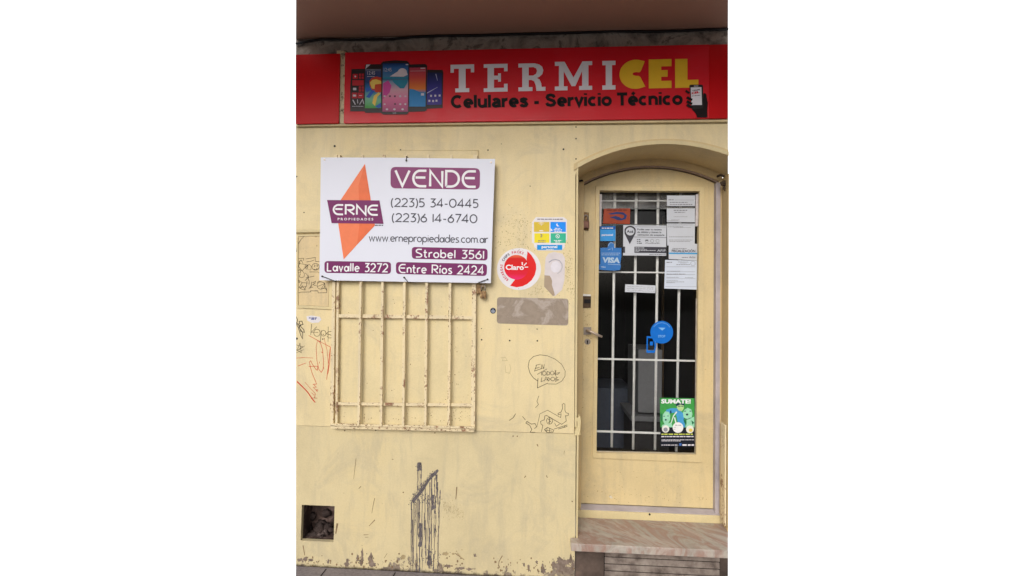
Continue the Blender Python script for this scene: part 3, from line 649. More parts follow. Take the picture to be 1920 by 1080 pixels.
for pts, w_ in (([(540, 495), (530, 540), (522, 590)], 4), ([(540, 635), (505, 672)], 6), ([(1068, 425), (1062, 500)], 7), ([(420, 240), (405, 370)], 3), ([(1585, 150), (1590, 160)], 8), ([(1510, 352), (1503, 362)], 7), ([(1645, 350), (1650, 362)], 6), ([(1360, 865), (1340, 900), (1335, 930)], 6), ([(1060, 850), (1115, 890)], 6), ([(450, 420), (438, 432)], 5), ([(470, 730), (500, 728)], 4), ([(480, 745), (500, 745)], 3), ([(652, 243), (660, 246)], 5), ([(1760, 190), (1757, 212)], 3), ([(300, 660), (290, 720)], 12), ([(80, 800), (90, 860)], 6), ([(620, 850), (600, 880)], 3)):
    f.stroke(pts, w_, w_ * .6)
for x, y in ((1430, 95), (1457, 96), (546, 58), (927, 74), (347, 60), (724, 457), (1810, 515)): f.poly(circ(x, y, 4.5))
for k in range(110):
    x = rr.choice((rr.uniform(40, 560), rr.uniform(600, 1180), rr.uniform(1300, 1820))); y = 930 + (x / 1920) * 45 - abs(rr.gauss(0, 38)); f.poly(circ(x, y, rr.uniform(1.5, 6), rr.uniform(2, 9), 8))
f.build('scuffs', plain('chip_brown', S(128, 106, 80), .8, vary=.3, scale=80), plinth)

f = Flat(Q8, .0056); rp = random.Random(31)
def ragged(cx, cy, w_, h_, n=22):
    f.poly([(cx + w_ * math.cos(2 * math.pi * k / n) * rp.uniform(.55, 1.1), min(cy + h_ * math.sin(2 * math.pi * k / n) * rp.uniform(.55, 1.15), 935 + cx * .0285)) for k in range(n)])
for cx, cy, w_, h_ in ((460, 870, 9, 55), (455, 905, 14, 30), (515, 890, 20, 45), (525, 920, 26, 18), (430, 880, 8, 20), (360, 918, 20, 18), (365, 895, 9, 14), (95, 885, 18, 16), (60, 890, 20, 12), (130, 892, 16, 12), (240, 905, 10, 10),
    (1735, 935, 42, 48), (1770, 905, 34, 20), (1730, 895, 26, 22), (1690, 925, 16, 30), (1790, 955, 44, 24), (1625, 960, 20, 24), (1620, 925, 8, 14), (1800, 885, 9, 34), (1812, 930, 12, 34), (1500, 920, 7, 14), (1530, 945, 8, 24), (1580, 905, 9, 8), (990, 850, 16, 9), (725, 872, 16, 13), (1185, 862, 9, 9), (890, 905, 16, 34), (1010, 930, 30, 9), (1090, 945, 34, 9), (1150, 950, 20, 9)):
    ragged(cx, cy, w_, h_)
    for k in range(7): ragged(cx + rp.gauss(0, w_ * .8), cy + rp.gauss(0, h_ * .7), rp.uniform(2, 6), rp.uniform(2, 7), 8)
f.build('peeled_patch', lumpy('bare_render', ((.3, S(96, 82, 72)), (.7, S(146, 130, 118))), 38, rough=.9), plinth)

# ------------------------------------------------------------------ door, frame, sill
YD = .28
fr = MB()
def arcpts(y, x0, x1, dr, n=36, rev=False):
    p = [Vector((x0 + (x1 - x0) * i / n, y, archz(x0 + (x1 - x0) * i / n, dr))) for i in range(n + 1)]; return p[::-1] if rev else p
DCX, DCZ, DR_ = circle3(U(1097, 346, YD), U(1215, 316, YD), U(1344, 345.5, YD))
dz = lambda x, dr=0: DCZ + math.sqrt(max(.01, (DR_ + dr)**2 - (x - DCX)**2))
xl, xr = U(1093, 600, YD).x, U(1342.5, 600, YD).x
xfl, xfr = U(1072, 600, YF).x, U(1353.5, 600, YF).x
zb = U(1089, 943, YD).z; zsill = U(1083, 967, YF).z
n = 30
inx = [xl - .004 + (xr + .004 - xl + .004) * i / n for i in range(n + 1)]
outx = [xfl + (xfr - xfl) * i / n for i in range(n + 1)]
outer = [Vector((xfl, YF, zsill - .01))] + [Vector((x, YF, archz(min(x, ACX + .62), .0))) for x in outx] + [Vector((xfr, YF, zsill - .01))]
inner = [Vector((inx[0], YF, zsill - .01))] + [Vector((x, YF, dz(x, .012))) for x in inx] + [Vector((inx[-1], YF, zsill - .01))]
fr.slab(outer + inner[::-1], YF + .07)
frame = fr.build('door_frame', M_frame, shop, bevel=.002)
sx = [inx[0] + (inx[-1] - inx[0]) * i / n for i in range(n + 1)]
s2 = MB().slab([Vector((x, YF + .012, dz(x, .0118))) for x in sx] + [Vector((x, YF + .012, dz(x, .004))) for x in reversed(sx)], YF + .06); s2.build('frame_stop', plain('lavender_brown_paint', S(160, 140, 128), .55, vary=.1), frame)
x_a, x_b = U(1341.5, 600, YF).x, U(1349.5, 600, YF).x
s2 = MB().box((x_a, YF - .004, zsill + .02), (x_b, YF + .03, dz(inx[-1]) + .002)); s2.build('frame_stop', M_lav, frame)
zf, zt0, zt1 = zsill - .02, U(1200, 961.5, YF - .02).z, U(1200, 950, YD - .002).z
s2 = MB().hexa([(xfl + .02, YF - .02, zf), (xfr + .003, YF - .02, zf), (xfr + .003, YF - .02, zt0), (xfl + .02, YF - .02, zt0)],
               [(xfl + .02, YF + .09, zf), (xfr + .003, YF + .09, zf), (xfr + .003, YF + .09, zt1), (xfl + .02, YF + .09, zt1)])
sill = s2.build('door_sill', M_trim, shop, bevel=.004)
s2 = MB().hexa([(x_a - .80, YF - .013, zt0 + .001), (x_b, YF - .013, zt0 + .001), (x_b, YF - .013, zt0 + .005), (x_a - .80, YF - .013, zt0 + .005)],
               [(x_a - .80, YD - .001, zt1 - .012), (x_b, YD - .001, zt1 - .012), (x_b, YD - .001, zt1 + .003), (x_a - .80, YD - .001, zt1 + .003)]); s2.build('threshold', M_lav, sill)
# right reveal lining
xr_ = U(1365, 600, .14).x
s2 = MB().hexa([(xfr, YF + .02, .2), (xfr + .004, YF + .02, .2), (xr_ + .004, .14, .2), (xr_, .14, .2)], [(xfr, YF + .02, 2.30), (xfr + .004, YF + .02, 2.30), (xr_ + .004, .14, 2.30), (xr_, .14, 2.30)])
s2.build('door_reveal', M_frame, shop)
s2 = MB().box((xr_ - .012, .15, .26), (xr_ - .002, .21, U(1360, 795, .17).z)); s2.build('reveal_board', M_grille, shop, bevel=.002)
s2 = MB(); lump(s2, U(1357, 344, .19), .022, 4); lump(s2, U(1359, 354, .19), .016, 9); s2.tube([U(1345, 331, .22), U(1351, 328, .2), U(1358, 331, .19)], .007)
s2.build('broken_plaster', lumpy('dark_cavity', ((.3, S(30, 24, 22)), (.6, S(70, 56, 42)), (.8, S(120, 100, 70))), 30), shop)
# the leaf
gq = [(1124, 358), (1312, 358.5), (1306, 853), (1118, 849)]
gl_ = [U(x, y, YD) for x, y in gq]
lx = [xl + (xr - xl) * i / n for i in range(n + 1)]
leaf = MB().slab([Vector((xl, YD, zb))] + [Vector((x, YD, dz(x, -.002))) for x in lx] + [Vector((xr, YD, zb))], YD + .04, [gl_])
door = leaf.build('door', M_door, shop, label='cream painted metal door with a tall glazed panel')
def rim(px, y0, y1, name, mat, par):
    (o, i) = px; s_ = MB().slab([U(a, b2, y0) for a, b2 in o], y1, [[U(a, b2, y0) for a, b2 in i]]); return s_.build(name, mat, par, bevel=.003)
rim((((1117, 349), (1321, 350), (1317, 867), (1111, 858)), ((1124.5, 357), (1312, 358), (1305.5, 852.5), (1118.5, 849.5))), YD - .012, YD + .002, 'glazing_moulding', M_door, door)
pt = MB(); q0 = [U(x, y, YD + .022) for x, y in ((1120, 846), (1306, 850.5), (1306, 855), (1120, 852))]; pt.slab(q0, YD + .03)
q0 = [U(x, y, YD + .02) for x, y in ((1305.5, 560), (1309, 560), (1306, 851), (1303.5, 851))]; pt.slab(q0, YD + .03); pt.build('putty', plain('old_putty', S(176, 166, 152), .8, vary=.2), door)
gb = MB().slab([U(x, y, YD + .03) for x, y in ((1119, 418), (1315, 420), (1309, 860), (1113, 856))], YD + .034); gb.build('glass_pane', M_glass, door)
for k, (y0, y1) in enumerate(((360, 391), (387, 421))):        # glass louvres at the top
    a = [U(1126, y0, YD + .050), U(1308, y0, YD + .050), U(1308, y1, YD + .030), U(1126, y1, YD + .030)]
    MB().hexa(a, [p + Vector((0, .004, .002)) for p in a]).build('louvre_slat', M_slat if k == 0 else M_glass, door)
    e = MB().hexa([U(1126, y1 - .3, YD + .0285), U(1308, y1 - .3, YD + .0285), U(1308, y1 + 1.1, YD + .0285), U(1126, y1 + 1.1, YD + .0285)], [U(1126, y1 - .3, YD + .0345), U(1308, y1 - .3, YD + .0345), U(1308, y1 + 1.1, YD + .0345), U(1126, y1 + 1.1, YD + .0345)])
    e.build('slat_edge', plain('glass_edge_grime', S(96, 98, 96), .4), door)
for x0, x1 in ((1123.2, 1128.5), (1305.2, 1311)):
    MB().slab([U(x, y, YD + .018) for x, y in ((x0, 364), (x1, 364), (x1 - 1.2, 424), (x0 - 1, 424))], YD + .028).build('louvre_channel', plain('channel_paint', S(200, 194, 196), .6, vary=.15, scale=90), door)
YB = YD + .075                                  # security bars behind the glass
for x0, x1, ya, yb_ in ((1153, 1147, 362, 838), (1193, 1187, 358, 842), (1234, 1228, 358, 843), (1276, 1268, 358, 846)):
    MB().tube([U(x0, ya, YB), U((x0 + x1) / 2, (ya + yb_) / 2, YB), U(x1, yb_, YB)], .0085, 12).build('security_bar', M_bar, door, smooth=True)
for yy0, yy1, t_ in ((376, 377, .004), (510, 511.5, .0045), (671.5, 678, .0055), (809, 814, .006)):
    p0, p1 = U(1112, yy0, YB - .012), U(1318, yy1, YB - .012)
    MB().box((p0.x, YB - .013, (p0.z + p1.z) / 2 - t_), (p1.x, YB - .0088, (p0.z + p1.z) / 2 + t_)).build('security_rail', M_bar, door)
# lock furniture
lk = MB().slab([U(x, y, YD - .004) for x, y in ((1092.2, 555.5), (1107.5, 556), (1107.5, 577), (1093, 577))], YD + .001)
lo = lk.build('deadbolt', plain('dark_lock', S(82, 66, 52), .5, metal=.3, vary=.2), door, bevel=.002); MB().slab([U(x, y, YD - .010) for x, y in ((1096, 562), (1107, 562), (1107, 568), (1096, 568))], YD - .004).build('deadbolt_latch', M_black, door, bevel=.002)
MB().slab([U(x, y, YD - .003) for x, y in ((1092.5, 551), (1107.5, 552), (1107.5, 555.3), (1092.3, 555))], YD + .001).build('strike_scar', M_bar, door)
ro = MB().slab([U(x, y, YD - .008) for x, y in ((1095, 614), (1108, 614), (1108, 627), (1095, 627))], YD + .001)
hp = ro.build('handle_plate', M_steel, door, bevel=.002)
MB().tube([U(1101, 620, YD - .006), U(1101, 620, YD - .045), U(1107, 621.5, YD - .055), U(1118, 627, YD - .055), U(1129, 631.5, YD - .05)], [.009, .008, .008, .008, .006], 12).build('handle', plain('worn_handle', S(188, 172, 156), .35, metal=.6, vary=.15), door, smooth=True)
MB().disc(U(1101.5, 640.5, YD), .0185, YD - .005, YD + .001).build('keyhole_rose', M_steel, door, bevel=.002)
MB().slab([U(x, y, YD - .0058) for x, y in ((1100, 638), (1103, 638), (1102.4, 645), (1100.6, 645))], YD - .004).build('keyhole', M_black, door)
MB().slab([U(x, y, YD - .006) for x, y in ((1095.5, 398), (1104, 399), (1103, 432), (1094, 430))], YD + .001).build('hasp', M_rusty, door, bevel=.002)
MB().disc(U(1218, 964.5, YF - .02), .006, YF - .0215, YF - .015).build('sill_hole', M_black, sill)
f = Flat((1060, 860, .20369), YD - .0005); f.poly([(398, 345), (418, 336), (430, 350), (438, 360), (424, 368), (408, 358)]); f.build('paint_chip', plain('pale_undercoat', S(206, 196, 178), .6), door)
f = Flat((0, 0, 1), YD - .0006); rd = random.Random(41)
for k in range(150):
    t = rd.random()
    if t < .3: x, y = rd.gauss(1101, 4), rd.gauss(628, 26)
    elif t < .62: x, y = rd.uniform(1096, 1336), 942 - abs(rd.gauss(0, 16))
    elif t < .8: x, y = rd.choice((rd.uniform(1092, 1109), rd.uniform(1323, 1340))), rd.uniform(370, 930)
    else: x, y = rd.uniform(1100, 1330), rd.uniform(872, 935)
    x = min(max(x, 1096), 1337) if y < 870 and False else x
    if 1113 < x < 1320 and y < 868: continue
    a = rd.uniform(0, 3.1); l = rd.uniform(.4, 2.6); f.stroke([(x, y), (x + l * math.cos(a), y + l * math.sin(a))], rd.uniform(.3, .9))
f.build('scuffs', plain('door_scuff', S(158, 134, 92), .7, vary=.3, scale=80), door)
# hinge remnant left of the arch
MB().hexa([U(1086, 338, YF - .01), U(1092, 336.5, YF - .01), U(1094, 340, YF - .01), U(1086, 341, YF - .01)], [U(1086, 338, YF + .01), U(1092, 336.5, YF + .01), U(1094, 340, YF + .01), U(1086, 341, YF + .01)]).build('hinge_stub', M_black, frame)
# the dark room behind
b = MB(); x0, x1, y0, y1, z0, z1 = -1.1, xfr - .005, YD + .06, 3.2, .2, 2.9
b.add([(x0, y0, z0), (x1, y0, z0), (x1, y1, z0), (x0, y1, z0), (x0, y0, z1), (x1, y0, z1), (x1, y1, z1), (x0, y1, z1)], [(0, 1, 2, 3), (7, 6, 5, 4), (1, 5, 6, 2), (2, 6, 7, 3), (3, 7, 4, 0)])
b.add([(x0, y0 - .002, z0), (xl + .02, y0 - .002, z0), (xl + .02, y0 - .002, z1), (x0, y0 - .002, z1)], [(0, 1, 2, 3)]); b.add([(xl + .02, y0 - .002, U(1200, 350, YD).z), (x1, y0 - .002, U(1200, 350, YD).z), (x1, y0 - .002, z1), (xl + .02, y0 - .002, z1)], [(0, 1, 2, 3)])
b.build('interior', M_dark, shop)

# ------------------------------------------------------------------ step
ZM = .235
st_ = thing('door_step', 'pink and grey marble step slab over a slatted concrete riser under the shop door', 'step', (.64, 0, 0))
x0, x1 = U(1071, 1018, -.06).x, U(1365, 1040, -.06).x
xlb, xrb = U(1081.5, 1000, .03).x, U(1365, 975, YF - .02).x
pl = [(x0, -.06), (x1, -.06), (xrb, YF - .02), (xlb, YF - .02), (xlb, .0), (x0, .0)]
vt = [Vector((x, y, ZM)) for x, y in pl]; nb = len(vt); th = .042
b = MB().add(vt + [v - Vector((0, 0, th)) for v in vt], [tuple(range(nb)), tuple(range(2 * nb - 1, nb - 1, -1))] + [(i, nb + i, nb + (i + 1) % nb, (i + 1) % nb) for i in range(nb)])
b.build('slab', M_marble, st_, bevel=.004)
ri = MB().slab([U(x, y, .0) for x, y in ((1077.5, 1030), (1365, 1040), (1365, 1100), (1076.5, 1100))], .05)
zc = ZM - th - .002
xr0, xr1 = U(1079, 1060, .0).x, U(1365, 1060, .0).x
MB().box((xr0, .0, -.01), (xr1, .2, zc)).build('riser', M_riser, st_)
vg = [U(1133, 1042, -.012), U(1351, 1052, -.012)]
va, vb_ = vg[0].x, vg[1].x
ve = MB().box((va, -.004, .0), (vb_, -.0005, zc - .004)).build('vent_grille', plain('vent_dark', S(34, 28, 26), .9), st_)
z = zc - .012
for k in range(5):
    q0 = [(va + .003, -.014, z - .0315), (vb_ - .004, -.014, z - .0315), (vb_ - .004, -.011, z), (va + .003, -.011, z)]
    MB().hexa(q0, [(p[0], -.0045, p[2]) for p in q0]).build('slat', M_louv, ve, bevel=.002); z -= .0375

# ------------------------------------------------------------------ red signs
def red_sign(name, q, label, depth=-.03):
    f = Flat((0, 0, 1), depth); f.plate(q, .028)
    o = f.build(name, None or M_red, None, bevel=.0015)
    return o
n_ = N('red_vinyl'); g_ = n_.noise(3, 4); dust = n_.ramp(n_.noise(18, 6, .7, stretch=(.5, 1, 1.4)), (.5, 0.0), (.85, .18))
M_red = n_.out(n_.mix(dust, n_.ramp(g_, (.3, S(192, 14, 30)), (.7, S(208, 20, 38))), S(186, 80, 90)), n_.ramp(n_.noise(12, 5), (.3, .28), (.7, .42)), .2)
n_ = N('deep_red_vinyl'); M_red2 = n_.out(n_.ramp(n_.noise(3, 4), (.3, S(176, 4, 12)), (.7, S(192, 8, 18))), .34, .12)
ysg = -.03
sg = thing('shop_sign', 'long red phone shop sign reading TERMICEL in white and yellow over the door', 'shop sign', U(1000, 228, -.016))
f = Flat((0, 0, 1), ysg); f.plate([(647.5, 99), (1329, 84), (1329, 221.8), (645, 230.5)], .026); f.build('panel', M_red, sg, bevel=.0015)
f = Flat((0, 0, 1), ysg - .001); f.plate([(1329.5, 84), (1365, 83), (1365, 221.3), (1329.5, 221.8)], .027); f.build('panel', M_red2, sg, label='plain darker red end panel')
f = Flat((0, 0, 1), ysg); f.plate([(555, 103), (637, 101), (635, 230.5), (555, 232)], .026)
o = f.build('red_sign_panel', M_red2, None, bevel=.0015); tag(o, 'plain red sign panel left of the TERMICEL sign, lettering out of view', 'sign panel')
YS = ysg - .0008
def boxmap(x0, y0, x1, y1, sl=-.021):
    return lambda pts: [(x0 + (x1 - x0) * a, y0 + (y1 - y0) * b + sl * (x1 - x0) * (a - .5)) for a, b in pts]
I_ = [(0, 0), (1, 0), (1, .15), (.74, .15), (.74, .85), (1, .85), (1, 1), (0, 1), (0, .85), (.26, .85), (.26, .15), (0, .15)]
T_ = [(0, 0), (1, 0), (1, .29), (.86, .29), (.86, .15), (.64, .15), (.64, .86), (.79, .86), (.79, 1), (.2, 1), (.2, .86), (.35, .86), (.35, .15), (.14, .15), (.14, .29), (0, .29)]
E_ = [(0, 0), (1, 0), (1, .27), (.85, .27), (.85, .14), (.43, .14), (.43, .42), (.6, .42), (.6, .34), (.72, .34), (.72, .64), (.6, .64), (.6, .56), (.43, .56), (.43, .86), (.85, .86), (.85, .72), (1, .72), (1, 1), (0, 1), (0, .87), (.16, .87), (.16, .13), (0, .13)]
R_ = [(0, 0), (.6, 0), (.76, .04), (.88, .13), (.92, .26), (.88, .4), (.76, .5), (.68, .53), (.78, .59), (.84, .72), (.86, .86), (1, .86), (1, 1), (.66, 1), (.64, .8), (.58, .65), (.48, .6), (.38, .6), (.38, .86), (.52, .86), (.52, 1), (0, 1), (0, .86), (.14, .86), (.14, .14), (0, .14)]
RH = [(.38, .14), (.56, .14), (.66, .19), (.69, .28), (.65, .38), (.55, .44), (.38, .44)]
MM = [(0, 0), (.26, 0), (.5, .56), (.74, 0), (1, 0), (1, .14), (.9, .14), (.9, .86), (1, .86), (1, 1), (.65, 1), (.65, .86), (.73, .86), (.73, .34), (.55, .86), (.45, .86), (.24, .34), (.24, .86), (.34, .86), (.34, 1), (0, 1), (0, .86), (.11, .86), (.11, .14), (0, .14)]
M_let = plain('white_vinyl', S(214, 212, 220), .35, vary=.02); M_yel = plain('yellow_vinyl', S(222, 178, 44), .35, vary=.03)
for pts, holes, bx in ((T_, (), (844.7, 121, 889, 172.8)), (E_, (), (907, 120, 951.7, 172)), (R_, (RH,), (972, 118.8, 1022.8, 170.6)), (MM, (), (1040.3, 115.3, 1110.3, 169)), (I_, (), (1129.3, 114, 1154, 168))):
    bm_ = boxmap(*bx); f = Flat((0, 0, 1), YS); f.poly(bm_(pts), [bm_(h) for h in holes]); f.build('letter', M_let, sg)
Cp = [(.97, .06)] + arc(.62, .5, .62, .5, -62, -298, 30)[1:-1] + [(.99, .93), (.8, .6), (.74, .56), (.62, .555), (.52, .52), (.5, .48), (.54, .44), (.64, .425), (.76, .44), (.82, .39)]
Ef = [(0, 0), (1, 0), (1, .25), (.55, .25), (.55, .38), (.83, .38), (.83, .61), (.55, .61), (.55, .75), (1, .75), (1, 1), (0, 1)]
Lf = [(0, 0), (.53, 0), (.53, .73), (1, .73), (1, 1), (0, 1)]
for pts, bx in ((Cp, (1161.4, 112, 1210.5, 166.7)), (Ef, (1216.4, 111, 1259, 165.3)), (Lf, (1265.8, 110.3, 1309.4, 164.4))):
    f = Flat((0, 0, 1), YS - .0004); f.poly(boxmap(*bx)(pts)); f.build('letter', M_yel, sg)
M_lblack = plain('black_vinyl', S(26, 18, 20), .5, spec=.1)
f = Flat((0, 0, 1), YS - .0002); deco(f, 'Celulares - Servicio Técnico', (845.5, 202.6), (1280, 196), 24, 5.9, .045, HG); f.build('lettering', M_lblack, sg)
# printed hand holding a phone
Z9 = (1275, 140, .08798); f = Flat(Z9, YS - .0010)
f.poly([(500, 400), (530, 390), (560, 420), (580, 540), (595, 590), (585, 700), (580, 800), (585, 915), (360, 915), (345, 850), (310, 800), (260, 750), (250, 720), (480, 700), (495, 560)])
f.build('printed_hand', M_lblack, sg)
f = Flat(Z9, YS - .0016); f.poly(rrect(((195, 212), (490, 212), (500, 720), (245, 735)), 40)); ph = f.build('printed_phone', M_black, sg)
f = Flat(Z9, YS - .0022); f.poly([(228, 272), (458, 265), (468, 645), (245, 648)]); f.stroke([(300, 243), (385, 241)], 12); f.build('screen', M_let, ph)
f = Flat(Z9, YS - .0028); f.text('TERMI', (262, 358), (425, 330), 28, .03); f.words(455, 255, 430, 12, -.1); f.build('lettering', M_lblack, ph)
f = Flat(Z9, YS - .0029); f.text('CEL', (250, 418), (418, 385), 46, .06); f.build('lettering', plain('red_print', S(190, 30, 50), .5), ph)
f = Flat(Z9, YS - .0028)
for y0 in (350, 490, 575, 650): f.stroke([(140 + (y0 > 400) * 25, y0), (200, y0 + 22), (248, y0 + 40)] if y0 > 400 else [(135, 350), (185, 385)], 62 if y0 > 400 else 50, 46)
f.build('printed_fingers', M_lblack, ph)
# five printed phones
ZP = (650, 105, .10650)
def pphone(body, screen, scr_mat, lvl, extra=()):
    f = Flat(ZP, YS - lvl); f.poly(body); o = f.build('phone_picture', plain('phone_black', S(40, 30, 34), .35), sg)
    f = Flat(ZP, YS - lvl - .0004); f.poly(screen); f.build('screen', scr_mat, o)
    for i, (mat, fn) in enumerate(extra):
        f = Flat(ZP, YS - lvl - .0008 - .0004 * i); fn(f); f.build('icons', mat, o)
redt = plain('tile_red', S(176, 30, 44), .4); wh = plain('icon_white', S(196, 190, 200), .4, vary=.02)
def tiles(f):
    f.quad(105, 315, 195, 405); f.quad(100, 425, 300, 520)
    for x in (215, 265): 
        for y in (310, 362, 535, 585): f.quad(x, y, x + 38, y + 42)
    f.quad(92, 645, 185, 745); f.quad(196, 645, 298, 745)
def tiles2(f):
    f.quad(112, 560, 170, 602); f.stroke([(110, 775), (150, 850)], 16); f.stroke([(190, 770), (195, 830)], 12); f.stroke([(230, 850), (280, 765), (300, 840)], 14); f.quad(110, 680, 165, 712); f.quad(222, 690, 270, 700); f.poly(circ(152, 360, 14)); f.words(885, 95, 300, 8)
pphone([(85, 230), (320, 225), (330, 975), (60, 975), (62, 560)], [(97, 300), (310, 300), (310, 895), (80, 895)], plain('screen_black', S(30, 22, 28), .35), .0006, ((redt, tiles), (wh, tiles2)))
pphone([(1420, 240), (1690, 245), (1702, 300), (1690, 915), (1410, 930)], [(1420, 290), (1678, 295), (1670, 855), (1410, 860)], ramp_mat('screen_navy', ((0, S(66, 56, 140)), (.5, S(50, 48, 130)), (1, S(24, 34, 74)))), .0006,
       ((plain('streak_white', S(170, 170, 205), .4), lambda f: (f.stroke([(1420, 650), (1600, 548)], 16, 5), f.stroke([(1570, 320), (1598, 430)], 14, 7))), (wh, lambda f: [f.quad(x, y, x + 32, y + 34) for x, y in ((1440, 772), (1505, 776), (1565, 770), (1470, 685), (1545, 682), (1620, 680))])))
pphone([(320, 170), (345, 142), (640, 145), (640, 1000), (330, 1000), (300, 960)], [(328, 230), (610, 230), (610, 918), (322, 918)], ramp_mat('screen_teal', ((0, S(70, 150, 70)), (.25, S(120, 180, 150)), (.45, S(40, 110, 170)), (.65, S(28, 58, 110)), (.9, S(60, 70, 110)), (1, S(120, 124, 134))), warp=.25), .0012,
       ((plain('art_red', S(190, 60, 36), .4), lambda f: (f.poly([(400, 440), (440, 390), (520, 360), (608, 380), (608, 640), (520, 640), (440, 590), (405, 520)]))), (plain('art_yellow', S(222, 190, 90), .4), lambda f: (f.poly([(408, 470), (450, 420), (520, 410), (608, 440), (608, 490), (500, 500), (490, 580), (440, 570)]), f.poly([(480, 700), (560, 640), (600, 660), (540, 720), (500, 880), (450, 830)]))),
        (plain('art_blue', S(40, 90, 180), .4), lambda f: (f.poly([(340, 720), (440, 600), (500, 610), (400, 740)]), f.poly([(500, 890), (600, 820), (605, 900), (560, 918)]), f.poly([(330, 560), (400, 570), (440, 590), (350, 640)]))), (wh, lambda f: (f.text('12:45', (365, 330), (500, 330), 60), f.words(360, 360, 490, 10), f.poly([(330, 230), (420, 150), (345, 150)])))))
pphone([(1090, 150), (1380, 140), (1415, 165), (1412, 950), (1380, 975), (1090, 985)], [(1105, 205), (1395, 200), (1388, 890), (1100, 890)], ramp_mat('screen_sunset', ((0, S(40, 140, 196)), (.35, S(52, 120, 170)), (.45, S(214, 120, 50)), (.75, S(196, 70, 66)), (1, S(170, 60, 84)))), .0012,
       ((plain('hill_blue', S(40, 124, 184), .4), lambda f: f.poly([(1105, 578), (1180, 585), (1300, 640), (1388, 690), (1388, 890), (1102, 890)])), (wh, lambda f: (f.quad(1308, 655, 1362, 695), f.stroke([(1120, 265), (1385, 262)], 5), f.quad(1300, 208, 1380, 222)))))
pphone([(605, 130), (640, 95), (850, 75), (1060, 85), (1105, 125), (1090, 1000), (1060, 1030), (640, 1030), (605, 1005)], [(635, 130), (1085, 125), (1078, 980), (630, 980)],
       ramp_mat('screen_pastel', ((0, S(150, 70, 110)), (.25, S(206, 110, 150)), (.45, S(206, 160, 176)), (.62, S(120, 150, 176)), (.68, S(28, 78, 120)), (.72, S(70, 120, 160)), (.9, S(50, 100, 160)), (1, S(20, 44, 96)))), .0018,
       ((plain('art_pink', S(196, 70, 150), .4), lambda f: (f.poly([(640, 480), (730, 430), (790, 520), (760, 640), (640, 760)]))), (plain('art_teal', S(36, 128, 156), .4), lambda f: (f.poly([(800, 420), (1075, 420), (1070, 470), (1010, 570), (940, 570), (830, 470)]), f.quad(640, 374, 1080, 400))),
        (plain('art_cream', S(206, 196, 204), .4), lambda f: (f.poly(circ(980, 285, 80, 70)), f.poly([(760, 360), (900, 270), (1060, 290), (1075, 330), (1000, 365)]))), (plain('icon_dark', S(70, 50, 70), .4), lambda f: [f.quad(x, y, x + 32, y + 30) for x, y in ((745, 692), (835, 830), (1020, 835), (832, 694))]), (wh, lambda f: ([f.poly(circ(x + 18, y + 18, 15 + (x * 7 + y) % 7, 12 + (x + y) % 8)) for x in (650, 925, 1015) for y in (690, 830)], [f.poly(circ(x, 938, 22, 16)) for x in (710, 840, 985)], f.text('12:45', (655, 272), (790, 272), 62), f.text('LG', (815, 1015), (870, 1015), 24), f.quad(1040, 142, 1085, 160)))))

# ------------------------------------------------------------------ for-sale board
YE = -.055; Z3 = (545, 270, .25924)
eb = thing('for_sale_board', 'white estate agent board reading VENDE with orange diamond, tied over the window grille', 'sale sign', U(763, 528, YE))
f = Flat(Z3, YE); f.plate([(218, 97), (700, 98.5), (1478, 108), (1462, 560), (1447, 1006), (820, 996), (208, 985), (213, 560)], .004); f.build('board', plain('white_board', S(214, 217, 230), .4, vary=.015, scale=3), eb)
M_pur = plain('purple_print', S(112, 34, 92), .45, vary=.05, scale=8); M_pur2 = plain('faded_purple_print', S(128, 56, 106), .45, vary=.05, scale=8)
M_org = plain('orange_print', S(226, 122, 82), .45, vary=.04); M_gry = plain('grey_print', S(76, 76, 88), .5)
f = Flat(Z3, YE - .0006); f.poly([(537, 143), (609, 588), (383, 835), (343, 570), (362, 403)]); dm = f.build('diamond', M_org, eb)
f = Flat(Z3, YE - .0012); f.poly([(537, 143), (609, 588), (480, 728), (500, 560), (490, 300)]); f.build('diamond_facet', plain('orange_print_deep', S(220, 108, 66), .45), dm)
f = Flat(Z3, YE - .0018); f.poly([(263, 405), (642, 408), (671, 577), (296, 572)]); bn = f.build('banner', M_pur, eb)
f = Flat(Z3, YE - .0024); deco(f, 'ERNE', (310, 508), (630, 513), 68, 13, .22); f.text('P R O P I E D A D E S', (340, 551), (597, 552), 17, .02); f.build('lettering', M_white, bn)
f = Flat(Z3, YE - .0008); f.words(588, 610, 668, 7); f.build('lettering', M_gry, eb)
def band(q, r, mat, txt, p0, p1, cap, wd):
    f = Flat(Z3, YE - .0006); f.poly(rrect(q, r)); o = f.build('band', mat, eb)
    f = Flat(Z3, YE - .0012); deco(f, txt, p0, p1, cap, wd, .24); f.build('lettering', M_white, o)
band(((723, 165), (1370, 175), (1368, 330), (722, 320)), 38, M_pur2, 'VENDE', (757, 303), (1338, 310), 112, 17)
band(((876, 744), (1425, 757), (1424, 843), (876, 830)), 26, M_pur, 'Strobel 3561', (906, 817), (1396, 830), 56, 9)
band(((244, 846), (726, 853), (725, 940), (244, 932)), 26, M_pur, 'Lavalle 3272', (266, 918), (700, 925), 58, 9)
band(((761, 853), (1421, 868), (1418, 955), (761, 940)), 26, M_pur, 'Entre Ríos 2424', (784, 929), (1394, 942), 58, 9)
f = Flat(Z3, YE - .0006); deco(f, '(223)5 34-0445', (728, 451), (1354, 460), 58, 8.5, .2); f.build('phone_number', M_gry, eb); f = Flat(Z3, YE - .0006); deco(f, '(223)6 14-6740', (735, 560), (1346, 570), 58, 8.5, .2); f.build('phone_number', M_gry, eb)
f = Flat(Z3, YE - .0006); deco(f, 'www.ernepropiedades.com.ar', (568, 702), (1424, 715), 54, 7, .16); f.build('web_address', M_gry, eb)
